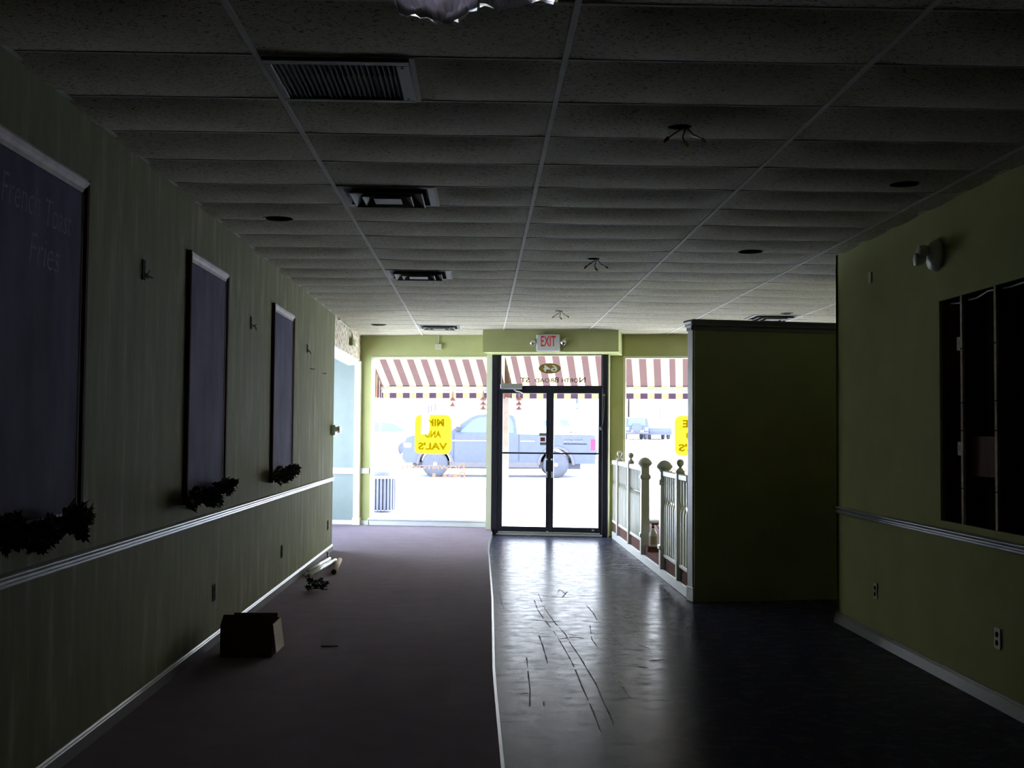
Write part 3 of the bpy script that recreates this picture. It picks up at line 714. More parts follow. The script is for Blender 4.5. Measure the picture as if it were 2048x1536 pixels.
mb = MB(); mb.tube([(XR+.06, 7.34, 2.36), (XR+.05, 7.15, 2.345), (XR+.04, 7.09, 2.35), (XR+.006+.05, 6.95, 2.35), (XR+.04, 6.75, 2.37), (XR+.05, 6.5, 2.36), (XR+.05, 6.2, 2.37)], .005, 6)
solo(mb, 'cable', M['sign_wht'], 'pale cable draped along the top of the wall cut-out', 'cable')

# ------------------------------------------------------------------ ceiling fittings
def can(x, y, r, label):
    t = thing('recessed_can', (x, y, CEIL-.012), label, 'recessed light', 'empty recessed light cans')
    mb = MB(); mb.lathe([(r+.002, -.012), (r, .15), (.002, .15)], lambda a, b, h: (x+a, y+b, CEIL+h), 32, capends=False); mb.build('can_inside', M['can'], t, True)
    mb = MB(); mb.lathe([(r+.004, -.010), (r+.008, -.014), (r+.001, -.016), (r-.001, -.008)], lambda a, b, h: (x+a, y+b, CEIL+h), 32, capends=False); mb.build('rim', M['ventdark'], t, True)
CANL = ['empty dark can in the ceiling over the middle chalkboard', 'empty dark can in the ceiling in front of the left window', 'empty dark can in the ceiling nearest the camera, by the right wall', 'empty dark can in the ceiling just before the end of the right wall', 'empty dark can in the ceiling beside the diffuser above the dark partition']
for (x, y, r), lb in zip(HOLES['can'], CANL): can(x, y, r, lb)
WL_ = ['hole with dangling wires and wire nuts in the ceiling nearest the camera', 'hole with dangling wires in the middle of the ceiling', 'hole with dangling wires in the ceiling closest to the exit sign']
for (x, y, r), lb in zip(HOLES['wire'], WL_):
    t = thing('wire_hole', (x, y, CEIL-.1), lb, 'ceiling hole', 'stripped fixture holes in the ceiling')
    mb = MB(); mb.lathe([(r+.002, -.012), (r, .08), (.002, .08)], lambda a, b, h: (x+a, y+b, CEIL+h), 24, capends=False); mb.build('box_inside', M['can'], t, True)
    for (ex_, ey_, ez_, mm) in ((-.065, -.06, -.085, 'nutr'), (.012, -.05, -.10, 'nuty'), (.10, -.02, -.075, 'nuty')):
        mb = MB(); mb.tube([(x+.01, y, CEIL+.02), (x+.02+ex_*.2, y+ey_*.3, CEIL-.03), (x+ex_*.6, y+ey_*.7, CEIL+ez_*.75), (x+ex_, y+ey_, CEIL+ez_)], .0035, 6); wq = mb.build('wire', M['wire'], t)
        mb = MB(); dx = 1 if ex_ > 0 else -1
        mb.tube([(x+ex_, y+ey_, CEIL+ez_), (x+ex_+.014*dx, y+ey_, CEIL+ez_-.014), (x+ex_+.020*dx, y+ey_, CEIL+ez_-.022)], .010, 8, r2=.005); mb.build('wire_nut', M[mm], wq, True)
# return grille
x0, x1, y0, y1 = X0-1.2192+.014, X0-1.2192+.598, Y0G+.02, Y0G+.595
rv = thing('return_grille', ((x0+x1)/2, (y0+y1)/2, CEIL-.02), 'large slatted return-air grille in the ceiling nearest the camera', 'vent')
mb = MB()
for a in ((x0, x1, y0, y0+.05), (x0, x1, y1-.035, y1), (x0, x0+.03, y0+.05, y1-.035), (x1-.055, x1, y0+.05, y1-.035)): mb.bbox(*a, CEIL-.012, CEIL+.006, .003)
mb.build('frame', M['vent'], rv)
mb = MB(); n = 23
for i in range(n):
    x = x0+.03+(x1-x0-.085)*(i+.5)/n
    mb.add([(x-.004, y0+.05, CEIL-.006), (x-.000, y0+.05, CEIL-.007), (x+.004, y0+.05, CEIL+.018), (x+.002, y0+.05, CEIL+.02), (x-.004, y1-.035, CEIL-.006), (x-.000, y1-.035, CEIL-.007), (x+.004, y1-.035, CEIL+.018), (x+.002, y1-.035, CEIL+.02)], [(0, 1, 2, 3), (7, 6, 5, 4), (0, 4, 5, 1), (1, 5, 6, 2), (2, 6, 7, 3), (3, 7, 4, 0)])
mb.build('slats', M['vent'], rv)
mb = MB(); mb.box(x0+.02, x1-.02, y0+.03, y1-.02, CEIL+.10, CEIL+.12); mb.build('backing', M['dark'], rv)
for yy in (y0+.08, y1-.06):
    mb = MB(); mb.lathe([(.006, 0), (.006, .003)], lambda a, b, h: (x1-.03+a, yy+b, CEIL-.012-h), 10); mb.build('screw', M['ventdark'], rv)
def diffuser(xc, yc, label):
    t = thing('supply_diffuser', (xc, yc, CEIL-.05), label, 'vent', 'stepped supply diffusers in the ceiling')
    F = lambda a, b, h: (xc+a, yc+b, CEIL+h)
    mb = MB(); mb.sqlathe([(.296, -.003), (.296, .003), (.262, .006), (.235, .05), (.230, .05), (.256, -.006), (.296, -.003)], F, caps=False); mb.build('outer_frame', M['vent'], t)
    for ro, ri, zo in ((.225, .165, -.020), (.155, .095, -.026)):
        mb = MB(); mb.sqlathe([(ro, zo-.004), (ri, zo+.045), (ri-.004, zo+.045), (ro-.006, zo-.010), (ro, zo-.004)], F, caps=False); mb.build('louver_ring', M['vent'], t)
    mb = MB(); mb.sqlathe([(.085, -.034), (.085, -.03), (.02, .03)], F); mb.build('centre_cone', M['vent'], t)
    mb = MB(); mb.sqlathe([(.27, .06), (.27, .065)], F); mb.build('duct_boot', M['dark'], t)
xc = X0-1.2192+.3048
diffuser(xc, Y0G+.6096*4.5, 'stepped square diffuser in the ceiling nearest the camera, before the return grille')
diffuser(xc, Y0G+.6096*10.5, 'stepped square diffuser halfway along the ceiling')
diffuser(xc, Y0G+.6096*19.5, 'stepped square diffuser in the ceiling in front of the left window')
diffuser(X0+1.2192*2+.3048*3, Y0G+.6096*16.5, 'stepped square diffuser in the ceiling above the dark partition')
# plastic sheet hanging out of the missing tile
rgp = random.Random(5); mb = MB(); nx, nz = 30, 12
BOT = [(-.29, 2.90), (-.275, 2.862), (-.19, 2.85), (-.12, 2.838), (-.075, 2.845), (-.01, 2.884), (.03, 2.872), (.08, 2.878), (.14, 2.893), (.2, 2.905), (.24, 2.92)]
def bot(x):
    for (a, za), (b, zb) in zip(BOT[:-1], BOT[1:]):
        if a <= x <= b: return za+(zb-za)*(x-a)/(b-a)
    return 2.92
vs = []
ph = [[rgp.uniform(-.022, .022) for _ in range(nx+1)] for _ in range(nz+1)]
for j in range(nz+1):
    for i in range(nx+1):
        x = -.29+.53*i/nx; zb = bot(x); z = 3.25+(zb-3.25)*j/nz
        vs.append((x+rgp.uniform(-.006, .006)*(i not in (0, nx)), 3.70+.025*math.sin(x*13+j*.3)+.010*math.sin(x*37+j)+ph[j][i]*.8-.05*(1-j/nz), z+rgp.uniform(-.004, .004)))
fs = [(j*(nx+1)+i, j*(nx+1)+i+1, (j+1)*(nx+1)+i+1, (j+1)*(nx+1)+i) for j in range(nz) for i in range(nx)]
for j in range(2):                                             # bottom roll of the sheet, curling back toward the room
    for i in range(nx+1):
        x, y, z = vs[nz*(nx+1)+i]; vs.append((x, y+.03+.035*j+rgp.uniform(-.008, .008), z+.004+.012*j+rgp.uniform(-.008, .008)))
fs += [((nz+j)*(nx+1)+i, (nz+j)*(nx+1)+i+1, (nz+j+1)*(nx+1)+i+1, (nz+j+1)*(nx+1)+i) for j in range(2) for i in range(nx)]
mb.add(vs, fs); solo(mb, 'plastic_sheet', M['plastic'], 'crumpled clear plastic sheet hanging from the missing ceiling tile', 'plastic sheet')

# ------------------------------------------------------------------ things on the carpet
bx = thing('cardboard_box', (-1.545, 8.06, CARP), 'open brown cardboard box with raised flap on the carpet by the left wall', 'box')
bx0, bx1, by0, by1, bz = -1.715, -1.375, 7.90, 8.24, CARP+.212
mb = MB(); tck = .005
mb.box(bx0, bx1, by0, by0+tck, CARP, bz); mb.box(bx0, bx1, by1-tck, by1, CARP, bz); mb.box(bx0, bx0+tck, by0, by1, CARP, bz); mb.box(bx1-tck, bx1, by0, by1, CARP, bz); mb.box(bx0, bx1, by0, by1, CARP, CARP+tck)
mb.build('carton', M['card'], bx)
mb = MB(); mb.add([(bx0, by0, bz), (bx1, by0, bz), (bx1-.004, by0+.012, bz+.066), (bx0+.018, by0+.012, bz+.066), (bx0, by0+.004, bz), (bx1, by0+.004, bz), (bx1-.004, by0+.016, bz+.066), (bx0+.018, by0+.016, bz+.066)], [(0, 1, 2, 3), (7, 6, 5, 4), (0, 4, 5, 1), (1, 5, 6, 2), (2, 6, 7, 3), (3, 7, 4, 0)]); mb.build('front_flap', M['card'], bx)
mb = MB(); mb.add([(bx1+.002, by0+.02, bz), (bx1+.002, by1-.02, bz), (bx1+.03, by1-.03, bz-.19), (bx1+.024, by0+.03, bz-.19), (bx1+.006, by0+.02, bz), (bx1+.006, by1-.02, bz), (bx1+.034, by1-.03, bz-.19), (bx1+.028, by0+.03, bz-.19)], [(0, 1, 2, 3), (7, 6, 5, 4), (0, 4, 5, 1), (1, 5, 6, 2), (2, 6, 7, 3), (3, 7, 4, 0)]); f = mb.build('side_flap', M['cardlit'], bx); f['label'] = 'hanging side flap with its lit tone in the colour'
mb = MB(); mb.box(bx0+.02, bx1-.02, by1-.003, by1+.001, bz, bz+.03); mb.build('back_flap', M['card'], bx)
tb = thing('tube_bundle', (-1.72, 12.9, CARP), 'bundle of white tubes tied with a black band on the carpet', 'tube bundle')
for a, b in (((-1.795, 12.20, .022), (-1.715, 13.60, .022)), ((-1.765, 12.28, .022), (-1.655, 13.64, .022)), ((-1.78, 12.35, .052), (-1.705, 13.5, .05)), ((-1.74, 12.22, .02), (-1.665, 13.3, .022))):
    mb = MB(); mb.tube([(a[0], a[1], a[2]+CARP), (b[0], b[1], b[2]+CARP)], .019, 12); mb.build('white_tube', M['tubew'], tb, True)
mb = MB(); mb.lathe([(.054, -.012), (.056, 0), (.054, .012)], lambda x, y, h: (-1.733+x, 12.78+h, CARP+.034+y*.72), 18, capends=False); mb.build('black_band', M['wire'], tb, True)
mb = MB(); mb.tube([(-1.72, 13.5, .07), (-1.735, 13.56, .11), (-1.74, 13.57, .13)], .010, 6); mb.build('band_tail', M['wire'], tb)
pt = thing('paper_tube', (-1.56, 13.0, CARP), 'tan cardboard tube with dark red end lying beside the white tubes', 'tube')
mb = MB(); mb.tube([(-1.522, 12.42, CARP+.028), (-1.60, 13.6, CARP+.028)], .027, 14); mb.build('tube_wall', M['tan'], pt, True)
mb = MB(); mb.tube([(-1.5215, 12.415, CARP+.028), (-1.5250, 12.45, CARP+.028)], .0275, 14); mb.build('tube_end', M['tanend'], pt, True)

# ------------------------------------------------------------------ raised platform, railings, partition
PX = 1.946; PZ = .215
mb = MB()
pe = lambda x: 10.625+(x-1.952)*.169+.10
mb.box(PX, 6.2, 13.55, 17.06, 0, PZ); mb.prism([(PX, pe(PX)), (6.2, pe(6.2)), (6.2, 12.42), (PX, 12.42)], 0, PZ, ident); mb.box(PX+.32, 6.2, 12.42, 13.55, 0, PZ); mb.box(PX, PX+.32, 12.42, 13.55, 0, .155)
struct(mb.build('floor_platform', M['carpet2']))
mb = MB()
for a, b in ((10.74, 12.44), (12.44, 13.56), (13.56, 17.04)): mb.bbox(PX-.022, PX, a, b, 0, .103, .004)
struct(mb.build('baseboard_platform', M['white_lit']))
mb = MB(); mb.bbox(PX+.29, PX+.325, 12.43, 13.54, PZ-.02, PZ+.006, .003); struct(mb.build('trim_8', M['nosing']))
def ballpost(y, label):
    t = thing('rail_post', (PX, y, .1), label, 'post', 'ball-topped posts of the platform railing')
    F = lambda a, b, h: (PX+a, y+b, h)
    mb = MB(); mb.bbox(PX-.042, PX+.042, y-.042, y+.042, .103, 1.145, .006); mb.build('post_shaft', M['rail'], t)
    mb = MB(); mb.lathe([(.042, 1.145), (.046, 1.150), (.040, 1.165), (.020, 1.185), (.014, 1.198), (.022, 1.206), (.034, 1.222), (.038, 1.24), (.034, 1.258), (.02, 1.272), (.004, 1.277)], F, 18); mb.build('ball_finial', M['rail'], t, True)
def newel(y, label):
    t = thing('newel_post', (PX, y, .1), label, 'newel post', 'tall newels beside the platform step')
    F = lambda a, b, h: (PX+a, y+b, h)
    mb = MB(); mb.sqlathe([(.052, .103), (.052, .30), (.066, .315), (.066, .345), (.05, .36), (.047, .98), (.060, .995), (.064, 1.01), (.060, 1.03), (.047, 1.045), (.047, 1.12)], F); mb.build('post_shaft', M['rail'], t)
    mb = MB(); mb.lathe([(.05, 1.12), (.056, 1.135), (.085, 1.165), (.088, 1.178), (.074, 1.20), (.055, 1.222), (.030, 1.238), (.004, 1.243)], F, 20); mb.build('cap', M['rail'], t, True)
def railing(ya, yb, label):
    t = thing('railing', (PX, (ya+yb)/2, .22), label, 'railing', 'railing sections of the raised platform')
    mb = MB(); mb.bbox(PX-.03, PX+.03, ya, yb, 1.075, 1.135, .008); mb.build('top_rail', M['rail'], t)
    mb = MB(); mb.bbox(PX-.022, PX+.022, ya, yb, .235, .272, .005); mb.build('bottom_rail', M['rail'], t)
    n = max(1, int((yb-ya)/.115)); F0 = None
    for i in range(n):
        y = ya+(yb-ya)*(i+.5)/n
        if F0 is None:
            mb = MB(); mb.sqlathe([(.019, .272), (.019, .76), (.012, .79), (.006, .81), (.006, .82), (.012, .835), (.015, .86), (.015, 1.075)], lambda a, b, h: (PX+a, y+b, h))
            F0 = mb.build('baluster', M['rail'], t); fy = y
        else:
            c = F0.copy(); COL.objects.link(c); c.parent = t; c.location = (F0.location.x, F0.location.y+(y-fy), F0.location.z)
ballpost(16.33, 'ball-topped rail post closest to the entrance doors')
ballpost(15.09, 'ball-topped rail post between the doors and the far newel')
ballpost(11.36, 'ball-topped rail post beside the dark partition')
newel(13.80, 'dome-capped newel on the far side of the step, beside the spray bottle')
newel(12.33, 'dome-capped newel on the near side of the step')
railing(16.38, 17.02, 'short white railing section meeting the front wall by the doors')
railing(15.14, 16.28, 'white railing section between the two ball-topped posts near the doors')
railing(13.86, 15.04, 'white railing section joining the far newel')
railing(11.41, 12.27, 'white railing section joining the near newel')
railing(10.86, 11.31, 'white railing section ending at the dark partition')
# spray bottle
sb = thing('spray_bottle', (2.02, 13.64, PZ), 'white spray bottle with tan label on the platform edge by the far newel', 'spray bottle')
F = lambda a, b, h: (2.02+a, 13.64+b, PZ+h)
mb = MB(); mb.lathe([(.040, 0), (.047, .008), (.047, .125), (.044, .15), (.030, .178), (.018, .198), (.015, .215)], F, 20); mb.build('bottle_body', M['bottle'], sb, True)
mb = MB(); mb.lathe([(.0478, .02), (.0478, .118)], F, 20, capends=False); mb.build('paper_label', M['blabel'], sb, True)
mb = MB(); mb.lathe([(.018, .208), (.018, .232), (.013, .238)], F, 14); mb.build('collar', M['sprayd'], sb, True)
mb = MB(); mb.bbox(2.02-.022, 2.02+.062, 13.64-.012, 13.64+.012, PZ+.245, PZ+.272, .008); mb.tube([F(0, 0, .23), F(0, 0, .25)], .011, 8); mb.build('spray_head', M['sprayr'], sb)
mb = MB(); mb.tube([F(.035, 0, .25), F(.055, 0, .225), F(.066, 0, .195)], .005, 6); mb.build('trigger', M['sprayr'], sb)

# dark partition (stands in front of the platform)
PA = math.atan2(.23, 1.36); ca, sa = math.cos(PA), math.sin(PA)
def PF(u, v, z): return (1.952+u*ca-v*sa, 10.625+u*sa+v*ca, z)
mb = MB(); mb.box(0, 4.4, 0, .17, -.02, 2.55, PF); struct(mb.build('wall_partition', M['wall']))
mb = MB(); mb.bbox(-.012, 0, .03, .16, .1, 2.48, .003, PF); mb.bbox(-.018, 0, -.003, .175, 0, .13, .004, PF); struct(mb.build('trim_9', M['white_lit']))
mb = MB(); pr = [(0, 2.468), (.012, 2.47), (.014, 2.50), (.028, 2.512), (.030, 2.53), (.040, 2.552), (.040, 2.566), (0, 2.566)]
mb.prism(pr, -.04, 4.4, lambda u, v, t: PF(t, -u, v)); mb.box(-.04, 4.4, 0, .20, 2.55, 2.566, PF)
mb.prism(pr, -.02, .19, lambda u, v, t: PF(-u, t, v)); struct(mb.build('trim_10', M['white']))
# ------------------------------------------------------------------ window lettering
def rrect(x0, x1, z0, z1, r, n=6):
    pts = []
    for cx, cz, a0 in ((x1-r, z1-r, 0), (x0+r, z1-r, PI/2), (x0+r, z0+r, PI), (x1-r, z0+r, 3*PI/2)):
        for i in range(n+1): pts.append((cx+r*math.cos(a0+i*PI/2/n), cz+r*math.sin(a0+i*PI/2/n)))
    return pts
GD = .052
def sticker(x0, x1, z0, z1, notch, label):
    t = thing('window_sticker', W((x0+x1)/2, GD, z0), label, 'window sign', 'yellow window stickers')
    pts = rrect(x0, x1, z0, z1, .09)
    if notch:
        a, b, zb = notch
        out = []
        for i, p in enumerate(pts):
            out.append(p)
            if i == 6: out += [(b, z1), (b, zb), (a, zb), (a, z1)]
        pts = out
    mb = MB(); mb.poly([(x, GD, z) for x, z in pts], W); bg = mb.build('yellow_sheet', M['yellow'], t, fix=False)
    h = z1-z0; w = x1-x0; c = (x0+x1)/2
    for body, fw, a, b in (('MIKE', .62, .70, .90), ('AND', .46, .41, .60), ("VAL'S", .82, .10, .30)):
        mb = text_mb(body, lambda x, z: W(x, GD-.003, z), c-w*fw/2, c+w*fw/2, z0+h*a, z0+h*b, True, .055)
        if notch:
            keep = []
            for f in mb.f:
                cs = sum(((mb.v[i][0]-P0[0])*CT-(mb.v[i][1]-P0[1])*ST) for i in f)/len(f); zz = sum(mb.v[i][2] for i in f)/len(f)
                if not (notch[0] < cs < notch[1] and zz > notch[2]): keep.append(f)
            mb.f = keep; mb.mi = [0]*len(keep)
        mb.build('lettering', M['olive_t'], t, fix=False)
sticker(-1.70, -1.13, 1.185, 1.785, (-1.602, -1.473, 1.49), 'yellow rounded sticker with a white gap in the left window')
sticker(2.255, 2.86, 1.20, 1.79, None, 'yellow rounded sticker half hidden by the partition in the right window')
for body, a, b, c, d in (('DOWNTOWN', -1.90, -.915, .95, 1.03), ('DELI', -1.42, -.905, .825, .905)):
    t = thing('window_lettering', W((a+b)/2, GD, c), 'peach word of the left window, the %s one' % ('wide upper' if body[1] == 'O' else 'short lower'), 'window lettering', 'lettering under the yellow sticker')
    mb = text_mb(body[1:], lambda x, z: W(x, GD, z), a, b-.12, c, d-.015, True, .03); mb.build('letters', M['orng_t'], t, fix=False)
    mb = text_mb(body[0], lambda x, z: W(x, GD, z), b-.105, b, c-.01, d+.02, True, .03); mb.build('capital_letter', M['orng_t'], t, fix=False)
t = thing('window_lettering', W(2.45, GD, .95), 'peach letters at the edge of the right window under its sticker', 'window lettering')
mb = text_mb('OWNTOWN', lambda x, z: W(x, GD, z), 2.06, 2.90, .95, 1.015, True, .05); mb.build('letters', M['orng_t'], t, fix=False)
t = thing('window_lettering', W(2.6, GD, .84), 'lower peach word at the edge of the right window', 'window lettering')
mb = text_mb('DELI', lambda x, z: W(x, GD, z), 2.35, 2.85, .84, .92, True, .02); mb.build('letters', M['orng_t'], t, fix=False)
# transom: 64 in an oval, street name
TF = lambda x, z: DF(x, .012, z)
ov = thing('transom_lettering', W(.42, -.3, 2.26), 'gold oval with number and street name lettering on the transom glass', 'window lettering')
mb = MB(); n = 40; a0 = .42
mb.add([TF(a0+.165*math.cos(2*PI*k/n), 2.478+.078*math.sin(2*PI*k/n)) for k in range(n)] + [TF(a0+.150*math.cos(2*PI*k/n), 2.478+.066*math.sin(2*PI*k/n)) for k in range(n)], [(k, (k+1) % n, n+(k+1) % n, n+k) for k in range(n)])
mb.add([DF(a0+.152*math.cos(2*PI*k/n), .0125, 2.478+.068*math.sin(2*PI*k/n)) for k in range(n)], [tuple(range(n))])
mb.build('oval', M['gold'], ov, fix=False)
mb = text_mb('64', lambda x, z: DF(x, .010, z), a0-.095, a0+.115, 2.43, 2.527, True, .01); mb.build('number', M['sign_wht'], ov, fix=False)
for body, a, b, c, d in (('N', .862, .955, 2.268, 2.345), ('ORTH', .60, .848, 2.268, 2.33), ('B', .49, .555, 2.268, 2.345), ('ROAD', .20, .48, 2.268, 2.33), ('ST', -.02, .12, 2.268, 2.34)):
    mb = text_mb(body, lambda x, z: TF(x, z), a, b, c, d, True, .014); mb.build('street_name', M['gold2'], ov, fix=False)
# small decals on the door glass: unreadable rows of marks
dc = thing('door_decal', W(.80, -.3, 1.36), 'small black and white decal of unreadable rows on the right door glass', 'door decal')
rgd = random.Random(4)
def marks(x0, x1, z0, z1, n, mm):
    mb = MB(); x = x0
    while x < x1:
        w = rgd.uniform(.012, .022); zz = z1-rgd.uniform(0, (z1-z0)*.3)
        mb.poly([(x, -.002, z0), (x+w*.45, -.002, z0), (x+w*.7, -.002, zz), (x+w*.1, -.002, zz)], DF); mb.poly([(x, -.002, z0), (x+w, -.002, z0), (x+w, -.002, z0+(z1-z0)*.3), (x, -.002, z0+(z1-z0)*.3)], DF)
        x += w*1.15
    mb.build('decal_row', M[mm], dc, fix=False)
marks(.745, .905, 1.508, 1.548, 6, 'sign_blk'); marks(.715, .745, 1.52, 1.555, 2, 'tail'); marks(.645, .93, 1.39, 1.44, 8, 'sign_wht'); marks(.635, .98, 1.352, 1.378, 8, 'sign_blk')
dk = thing('door_sticker', W(.33, -.3, 1.33), 'grey-green card with dark red square on the edge of the left door glass', 'door sticker')
mb = MB(); mb.poly([(.27, -.001, 1.475), (.375, -.001, 1.475), (.375, -.001, 1.52), (.27, -.001, 1.52)], DF); mb.poly([(.285, -.001, 1.34), (.375, -.001, 1.34), (.375, -.001, 1.38), (.285, -.001, 1.38)], DF); mb.build('card', M['sign_grn'], dk, fix=False)
mb = MB(); mb.poly([(.29, -.002, 1.395), (.36, -.002, 1.395), (.36, -.002, 1.455), (.29, -.002, 1.455)], DF); mb.build('red_square', M['sign_red'], dk, fix=False)

# ------------------------------------------------------------------ outside
def gz(y): return -.06 + max(0, y-19.)*.0155
mb = MB()
mb.add([(-90, 17.5, -.06), (90, 17.5, -.06), (90, 19, -.06), (-90, 19, -.06), (90, 180, gz(180)), (-90, 180, gz(180)), (-90, -30, -.06), (-4.5, -30, -.06), (-4.5, 17.5, -.06)], [(0, 1, 2, 3), (3, 2, 4, 5), (6, 7, 8, 0)])
struct(mb.build('street', M['asphalt'], fix=False))

# awnings
AZ0, AZ1, AD = 2.87, 2.275, 1.03
def awning(s0, s1, phase, label, rods):
    t = thing('awning', W((s0+s1)/2, AD/2, 2.07), label, 'awning', 'striped awnings over the shop front')
    mb = MB(); vb = MB(); P = .2205
    k = math.floor((s0-phase)/P)
    e = s0
    edges = [s0]
    q = phase+k*P
    cuts = sorted(c for kk in range(int((s1-s0)/P)+3) for c in (q+kk*P, q+kk*P+P*.51) if s0 < c < s1)
    edges += cuts+[s1]
    for a, b in zip(edges[:-1], edges[1:]):
        m_ = ((a+b)/2-phase) % P; mi = 1 if m_ < P*.51 else 0
        mb.add([W(a, .22, AZ0-.13), W(b, .22, AZ0-.13), W(b, AD, AZ1), W(a, AD, AZ1)], [(0, 1, 2, 3)], mi)
        vb.add([W(a, AD, AZ1), W(b, AD, AZ1), W(b, AD+.012, 2.066), W(a, AD+.012, 2.066)], [(0, 1, 2, 3)], mi)
    for sx in (s0, s1):                                       # end panels with upright stripes
        n = 10
        for i in range(n):
            d0, d1 = .22+(AD-.22)*i/n, .22+(AD-.22)*(i+1)/n
            z0, z1 = AZ0-.13+(AZ1-AZ0+.13)*i/n, AZ0-.13+(AZ1-AZ0+.13)*(i+1)/n
            mb.add([W(sx, d0, 2.275), W(sx, d1, 2.275), W(sx, d1, max(z1, 2.276)), W(sx, d0, z0)], [(0, 1, 2, 3)], i % 2)
            vb.add([W(sx, d0, 2.066), W(sx, d1, 2.066), W(sx, d1, 2.275), W(sx, d0, 2.275)], [(0, 1, 2, 3)], i % 2)
    mb.build('canopy', [M['awn_l'], M['awn_d']], t, fix=False)
    vb.build('valance', [M['val_l'], M['val_d']], t, fix=False)
    mb = MB(); mb.bbox(s0, s1, AD-.05, AD-.012, 2.202, 2.256, .004, W); mb.build('front_bar', M['frame'], t)
    mb = MB(); mb.bbox(s0, s1, AD-.016, AD-.006, 2.156, 2.196, .003, W); mb.build('hem_strip', M['sign_wht'], t)
    mb = MB(); mb.bbox(s0, s1, .22, .26, AZ0-.16, AZ0-.125, .004, W); mb.build('wall_bar', M['frame'], t)
    for sx in rods:
        mb = MB(); mb.tube([W(sx, .24, AZ0-.17), W(sx, AD-.02, AZ1-.035)], .016, 8); mb.build('rafter', M['sign_wht'], t)
awning(-2.50, -.46, -1.70, 'brown and cream striped awning over the left window', (-2.42, -.6))
awning(-.34, 4.8, 1.705, 'brown and cream striped awning over the doors and right window', (-.27, .82, 2.15, 3.5))
def gut(s, d): return W(s, d, 0)
p = W(-.46, 1.15, -.06)
mb = MB(); mb.bbox(p[0]-.05, p[0]+.05, p[1]-.05, p[1]+.05, -.06, 2.15, .006); solo(mb, 'awning_post', M['post'], 'tan square post outside, seen through the left edge of the door glass', 'post')
# hanging ornaments under the valance
def ornament(s, zb, n, label):
    b = W(s, AD-.06, zb)
    t = thing('hanging_ornament', b, label, 'ornament', 'terracotta ornaments hanging under the awnings')
    mb = MB(); mb.tube([(b[0], b[1], 2.18), (b[0], b[1], zb)], .012, 8); mb.build('cord', M['cone'], t)
    for i in range(n):
        z = 2.09-(2.09-zb)*(i+.6)/n
        mb = MB(); mb.lathe([(.010, .045), (.034, .026), (.062, 0), (.056, -.012), (.014, -.028)], lambda x, y, h: (b[0]+x, b[1]+y, z+h), 12); mb.build('bell', M['cone'], t, True)
ornament(-1.30, 1.90, 2, 'string of terracotta bells in the left window, the one nearer the yellow sticker')
ornament(-.80, 1.86, 3, 'string of terracotta bells in the left window, the one beside the door frame')
ornament(-.22, 1.86, 3, 'string of terracotta bells seen through the left door glass')
# litter bin
bn = thing('litter_bin', (-1.83, 22.5, gz(22.5)), 'round blue-grey litter bin with upright slats outside the left window', 'litter bin')
bF = lambda a, b, h: (-1.86+a, 22.5+b, gz(22.5)+h)
mb = MB(); mb.lathe([(.20, .04), (.21, .6), (.20, .62)], bF, 24); mb.build('liner', M['bindk'], bn, True)
for k in range(24):
    a = 2*PI*k/24; x, y = .255*math.cos(a), .255*math.sin(a)
    mb = MB(); dx, dy = -math.sin(a)*.022, math.cos(a)*.022
    mb.add([bF(x*.99-dx, y*.99-dy, .03), bF(x*.99+dx, y*.99+dy, .03), bF(x*1.04+dx, y*1.04+dy, .03), bF(x*1.04-dx, y*1.04-dy, .03), bF(x*.99-dx, y*.99-dy, .64), bF(x*.99+dx, y*.99+dy, .64), bF(x*1.04+dx, y*1.04+dy, .64), bF(x*1.04-dx, y*1.04-dy, .64)], [(3, 2, 1, 0), (4, 5, 6, 7), (0, 1, 5, 4), (1, 2, 6, 5), (2, 3, 7, 6), (3, 0, 4, 7)])
    mb.build('slat', M['bin'], bn)
mb = MB(); mb.lathe([(.285, .64), (.285, .69), (.24, .69)], bF, 32); mb.build('rim', M['whitecar'], bn, True)
mb = MB(); mb.lathe([(.23, .69), (.22, .75), (.16, .82), (.08, .86), (.004, .87)], bF, 28); mb.build('dome_lid', M['bin'], bn, True)

# vehicles
def wheel(t, F, cx, cy, cz, r, w, side):
    wl = MB(); wl.lathe([(r*.62, -w/2), (r*.93, -w/2), (r, -w/2+.04), (r, w/2-.04), (r*.93, w/2), (r*.62, w/2)], lambda a, b, h: F(cx+a, cy+h, cz+b), 28)
    o = wl.build('wheel', M['tyre'], t, True)
    mb = MB(); mb.lathe([(r*.62, -w/2+.01), (r*.56, -w/2+.05), (r*.3, -w/2+.02), (r*.14, -w/2-.0), (.01, -w/2-.01)], lambda a, b, h: F(cx+a, cy+h*(1 if side < 0 else -1), cz+b), 24, capends=False); mb.build('wheel_rim', M['rim'], o, True)
    mb = MB()
    for k in range(5):
        a = 2*PI*k/5; mb.lathe([(r*.085, 0), (r*.085, .004)], lambda x, y, h: F(cx+r*.38*math.cos(a)+x, cy+side*(w/2-.018)+side*h, cz+r*.38*math.sin(a)+y), 8)
    mb.build('rim_hole', M['tyre'], o)
def outline(side, wheels, r, zsill):
    # side: list of (x,z) from rear-bottom over the top to front-bottom; add arches along the sill
    pts = list(side)
    bottom = []
    for cx, cz in sorted(wheels):
        k = math.asin(min(.99, (zsill-cz)/r)) if abs(zsill-cz) < r else 0
        a0, a1 = PI-k, k
        for i in range(9): bottom.append((cx+r*math.cos(a0+(a1-a0)*i/8), cz+r*math.sin(a0+(a1-a0)*i/8)))
    return pts+bottom
